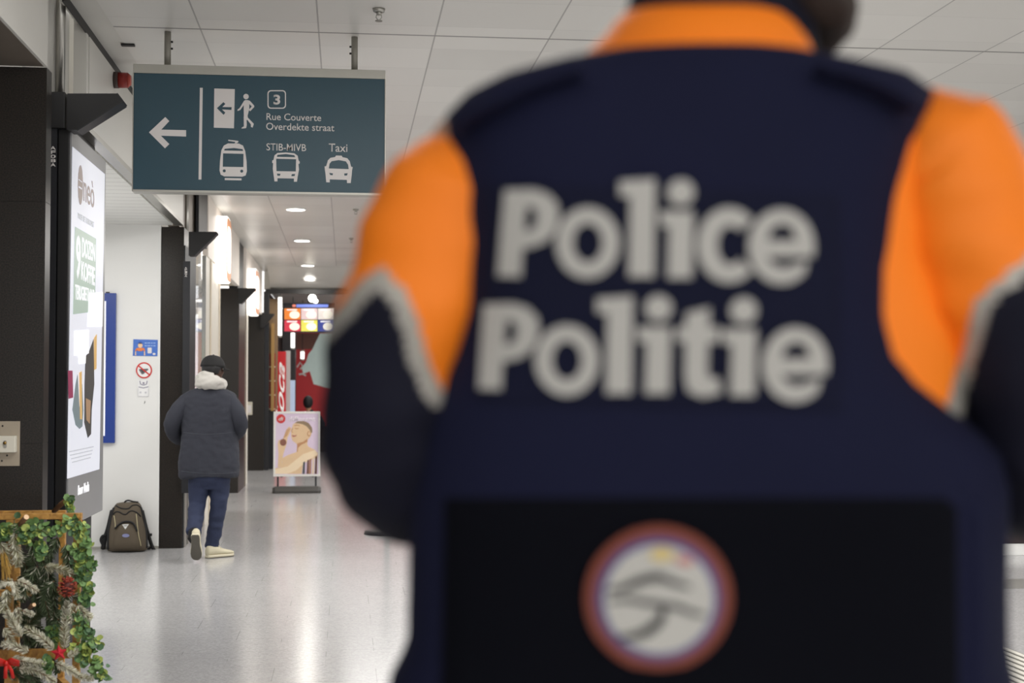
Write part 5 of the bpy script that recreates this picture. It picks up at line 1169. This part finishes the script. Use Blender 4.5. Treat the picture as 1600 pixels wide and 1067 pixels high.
# collar: orange fold over a navy stand
def cring(py, l, r, hd, c, tilt=0., n=56):
    d = D0 + c; a, b2 = dep(l, py, d), dep(r, py, d); x = b2 - a
    return [p + UZ * (tilt * ((p - (a + b2) / 2).dot(FB))) for p in sring((a + b2) / 2, x.normalized(), FB, x.length / 2, hd, n, 2.2)]
bm = BM(); loft(bm, [cring(96, 902, 1270, .088, .125, .25), cring(80, 918, 1268, .085, .125, .25), cring(55, 945, 1258, .078, .127, .25), cring(34, 960, 1248, .072, .13, .25), cring(18, 978, 1234, .066, .132, .25), cring(11, 996, 1222, .059, .133, .25), cring(9, 1008, 1214, .055, .133, .25)])
new('orange_collar', bm, M_ORG, off, True)
bm = BM(); loft(bm, [cring(92, 960, 1276, .074, .14, .25), cring(40, 968, 1274, .07, .142, .25), cring(0, 984, 1260, .064, .146, .25), cring(-34, 992, 1246, .06, .15, .25), cring(-38, 1005, 1235, .052, .15, .25), cring(0, 1015, 1225, .05, .148, .25)])
new('collar_stand', bm, M_NAVYJ, off, True)
# body: head, neck, torso, arms, hands and legs in one surface
M_SKO = mat('tanned_skin', (176, 128, 100), .5, var=.05)
hc = dep(1166, -138, D0 + .16); hf = (FR * .93 + FB * .3 + UZ * -.05)
bm = BM(); HR = head(bm, hc, hf, 1.0)
tube(bm, [hc + UZ * -.03 - FR * .02, dep(1110, 60, D0 + .145), dep(1105, 130, D0 + .13)], [.062, .06, .075], 18)
def tc(px, py, d): return dep(px, py, D0 + d)
foot_l = Vector((off.location.x, off.location.y, 0)) - FR * .12; foot_r = foot_l + FR * .25
tube(bm, [tc(1095, 130, .13), tc(1090, 200, .13), tc(1085, 420, .135), tc(1090, 760, .14), tc(1090, 1000, .145), tc(1090, 1200, .145)], [(.1, .06), (.15, .075), (.16, .09), (.16, .1), (.17, .105), (.17, .105)], 24, FB)
for A, fl, hx in (([(760, 235, .115), (694, 350, .105), (655, 450, .105), (624, 570, .11), (620, 680, .125), (650, 730, .19), (740, 735, .34), (850, 705, .44)], foot_l, 1), ([(1425, 235, .115), (1502, 330, .105), (1556, 450, .105), (1600, 570, .11), (1620, 680, .125), (1595, 730, .19), (1500, 735, .34), (1390, 705, .44)], foot_r, -1)):
    P = [tc(*q) for q in A]; tube(bm, P, [.05, .05, .047, .043, .04, .037, .032, .026], 14)
    hand(bm, P[-1], (P[-1] - P[-2]) + FB * .04, UZ, 1, .8)
    hip = tc(1090, 1180, .145) + FR * (-.1 * hx)
    tube(bm, [hip, (hip + fl) / 2 + FB * .02 + UZ * -.03, fl + UZ * .1], [.095, .065, .045], 16, FB); tube(bm, [fl + UZ * .1, fl + UZ * .05 + FB * .06, fl + UZ * .04 + FB * .16], [.045, .04, .03], 12, UZ)
ob = remesh('body', bm, M_SKO, off, .009, 3)
eyes('eye', hc, hf, ob)
bm = BM(); ellipsoid(bm, hc + HR @ Vector((0, -.022, .045)), (.088, .108, .088), 3, HR); ellipsoid(bm, hc + HR @ Vector((0, -.05, .0)), (.078, .07, .07), 3, HR)
remesh('hair', bm, mat('dark_brown_hair', (44, 32, 26), .7, bump=.4, bscale=250), off, .008, 3, wrinkle(40, .004))
bm = BM(); ellipsoid(bm, hc + HR @ Vector((0, .058, -.088)), (.05, .05, .042), 3, HR)
for k in (-1, 1): tube(bm, [hc + HR @ Vector((k * .07, .0, -.02)), hc + HR @ Vector((k * .066, .02, -.065)), hc + HR @ Vector((k * .045, .055, -.095))], [.012, .022, .028], 10)
ellipsoid(bm, hc + HR @ Vector((0, .085, -.075)), (.034, .022, .03), 2, HR)
remesh('beard', bm, mat('dark_brown_beard', (46, 33, 26), .8, bump=.4, bscale=300), off, .007, 3, wrinkle(45, .004))
# trousers and boots
bm = BM(); M_TR = mat('navy_trousers', (24, 25, 40), .85, bump=.15)
tube(bm, [tc(1090, 1090, .145), tc(1090, 1200, .145), tc(1090, 1320, .145)], [(.2, .125), (.205, .13), (.19, .125)], 24, FB)
for fl, hx in ((foot_l, 1), (foot_r, -1)):
    hip = tc(1090, 1300, .145) + FR * (-.1 * hx); tube(bm, [hip, (hip + fl) / 2 + FB * .02, fl + UZ * .1], [.11, .085, .075], 18, FB, rounded=False)
remesh('trousers', bm, M_TR, off, .012, 3, wrinkle(10, .01, (1, 1, 2)))
for fl in (foot_l, foot_r): shoe(fl - FB * .09 + UZ * .001, FB, UZ, .29, off, mat('black_boot_leather', (22, 21, 22), .4), M_DARK, M_DARK)
# vest details
sheet('label_panel', VV, ((742, 280), (1318, 296), (1322, 652), (738, 640)), 40, 24, .003, mat('label_navy', (14, 17, 40), .85, spec=.2, var=.1, bump=.15, bscale=120), vest)
LP = BVHTree.FromPolygons([v.co + org(vest) for v in vest.data.vertices], [list(p.vertices) for p in vest.data.polygons])
M_LET = mat('silver_white_letters', (176, 174, 169), .6, var=.03)
def arc(cx, cy, rx, ry, a0, a1, n=28): return [(cx + rx * math.cos(math.radians(a0 + (a1 - a0) * i / n)), cy + ry * math.sin(math.radians(a0 + (a1 - a0) * i / n))) for i in range(n + 1)]
def lP(x, y): return [[(x + a, y + b) for a, b in ((16, 0), (90, -2), (128, 10), (150, 36), (154, 66), (146, 104), (120, 134), (84, 148), (62, 150), (58, 224), (0, 222))], [(x + a, y + b) for a, b in ((72, 42), (92, 46), (99, 62), (96, 88), (84, 102), (66, 105))]]
def lo(cx, cy): return [arc(cx, cy, 81, 92, 0, 350), arc(cx, cy, 38, 50, 0, 350)]
def ll(x, y): return [[(x, y + 6), (x + 92, y), (x + 88, y + 252), (x + 24, y + 252), (x + 28, y + 46), (x, y + 42)]]
def li(x, y): return [arc(x + 54, y - 49, 34, 33, 0, 350), [(x, y), (x + 86, y), (x + 82, y + 172), (x + 20, y + 172), (x + 24, y + 40), (x, y + 36)]]
def lc(cx, cy): return [arc(cx, cy, 82, 97, 318, 42, 30) + arc(cx + 4, cy, 34, 50, 48, 312, 26)]
def le(cx, cy): return [[(cx + 82, cy + 26)] + arc(cx, cy, 84, 97, 5, -315, 44) + [(cx + 66, cy + 36)] + arc(cx + 8, cy + 10, 46, 44, 60, 158, 10) + [(cx - 34, cy + 26)], [(cx - 34, cy - 16), (cx - 28, cy - 44), (cx, cy - 60), (cx + 28, cy - 50), (cx + 38, cy - 16)]]
def lt(x, y): return [[(x + 26, y + 14), (x + 86, y), (x + 84, y + 50), (x + 112, y + 50), (x + 108, y + 90), (x + 82, y + 90), (x + 80, y + 168), (x + 90, y + 184), (x + 112, y + 182), (x + 114, y + 222), (x + 66, y + 232), (x + 30, y + 216), (x + 22, y + 180), (x + 24, y + 88), (x, y + 86), (x + 2, y + 50), (x + 25, y + 50)]]
WORDS = ((lP(238, 498), lo(465, 634), ll(546, 470), li(650, 553), lc(828, 640), le(962, 644)), (lP(188, 792), lo(412, 938), ll(488, 772), li(592, 852), lt(692, 802), li(812, 858), le(998, 950)))
for w in WORDS:
    loops = [[(640 + x * .6, y * .6) for x, y in l] for g in w for l in g]
    decal('police_lettering', curve_mesh(loops), LP, .0055, M_LET, vest, 1)
sheet('lower_panel', VV, ((686, 772), (1502, 772), (1506, 1120), (680, 1120)), 30, 16, .006, M_NAVYD, vest)
sheet('side_panel', VV, ((1512, 770), (1548, 770), (1548, 1120), (1514, 1120)), 6, 16, .005, M_NAVY, vest)
bg_ = (1028, 931)
for i, (r, c, nm) in enumerate(((113, (122, 54, 32), 'rust'), (98, (98, 60, 96), 'mauve'), (90, (72, 72, 140), 'violet'), (84, (186, 184, 178), 'pale'))):
    decal('badge_ring' if i < 3 else 'badge_field', curve_mesh([circle(*bg_, r, 60)]), LP, .0095 + .0014 * i, mat('badge_' + nm, c, .6), vest, 1, .001)
M_BG = mat('badge_grey', (62, 62, 62), .6); M_BD = mat('badge_dark', (36, 38, 38), .6)
def e8(l): return [(860 + x / 3.718, 780 + y / 3.718) for x, y in l]
def emblem(nm, pts, w, m):
    P = smooth_path(e8(pts), 6); W = [w * math.sin(math.pi * (.12 + .76 * i / (len(P) - 1))) for i in range(len(P))]
    decal(nm, curve_mesh([stroke(P, W)]), LP, .0152, m, vest, 0, .0008)
emblem('emblem_stroke', [(330, 510), (430, 490), (520, 450), (620, 430), (700, 460), (800, 490)], 6.5, M_BG)
emblem('emblem_stroke', [(400, 500), (490, 462), (580, 446), (650, 450)], 3.5, M_BD)
emblem('emblem_stroke', [(340, 570), (450, 560), (560, 580), (700, 600), (820, 640), (890, 650)], 5, M_BG)
emblem('emblem_stroke', [(640, 600), (640, 660), (590, 720), (510, 765), (400, 780)], 7.5, M_BD)
decal('emblem_spark', curve_mesh([e8(circle(640, 300, 70, 20, 40))]), LP, .0152, mat('badge_gold', (206, 184, 120), .6), vest, 0, .0008)
decal('emblem_spark', curve_mesh([e8(circle(770, 335, 50, 20, 26))]), LP, .0152, mat('badge_pink', (190, 120, 116), .6), vest, 0, .0008)
for nm, pts in (('left_epaulette', [(905, 116), (860, 130), (810, 150), (765, 172), (735, 192)]), ('right_epaulette', [(1275, 112), (1320, 122), (1370, 142), (1405, 164)])):
    P = []
    for q in smooth_path(pts, 6):
        h = hit(VV, q[0], q[1] + 6, .006)
        if h is not None: P.append(h)
    if len(P) > 2: bm = BM(); tube(bm, P, (.004, .02), 12, FB); new(nm, bm, M_NAVY, vest, True)
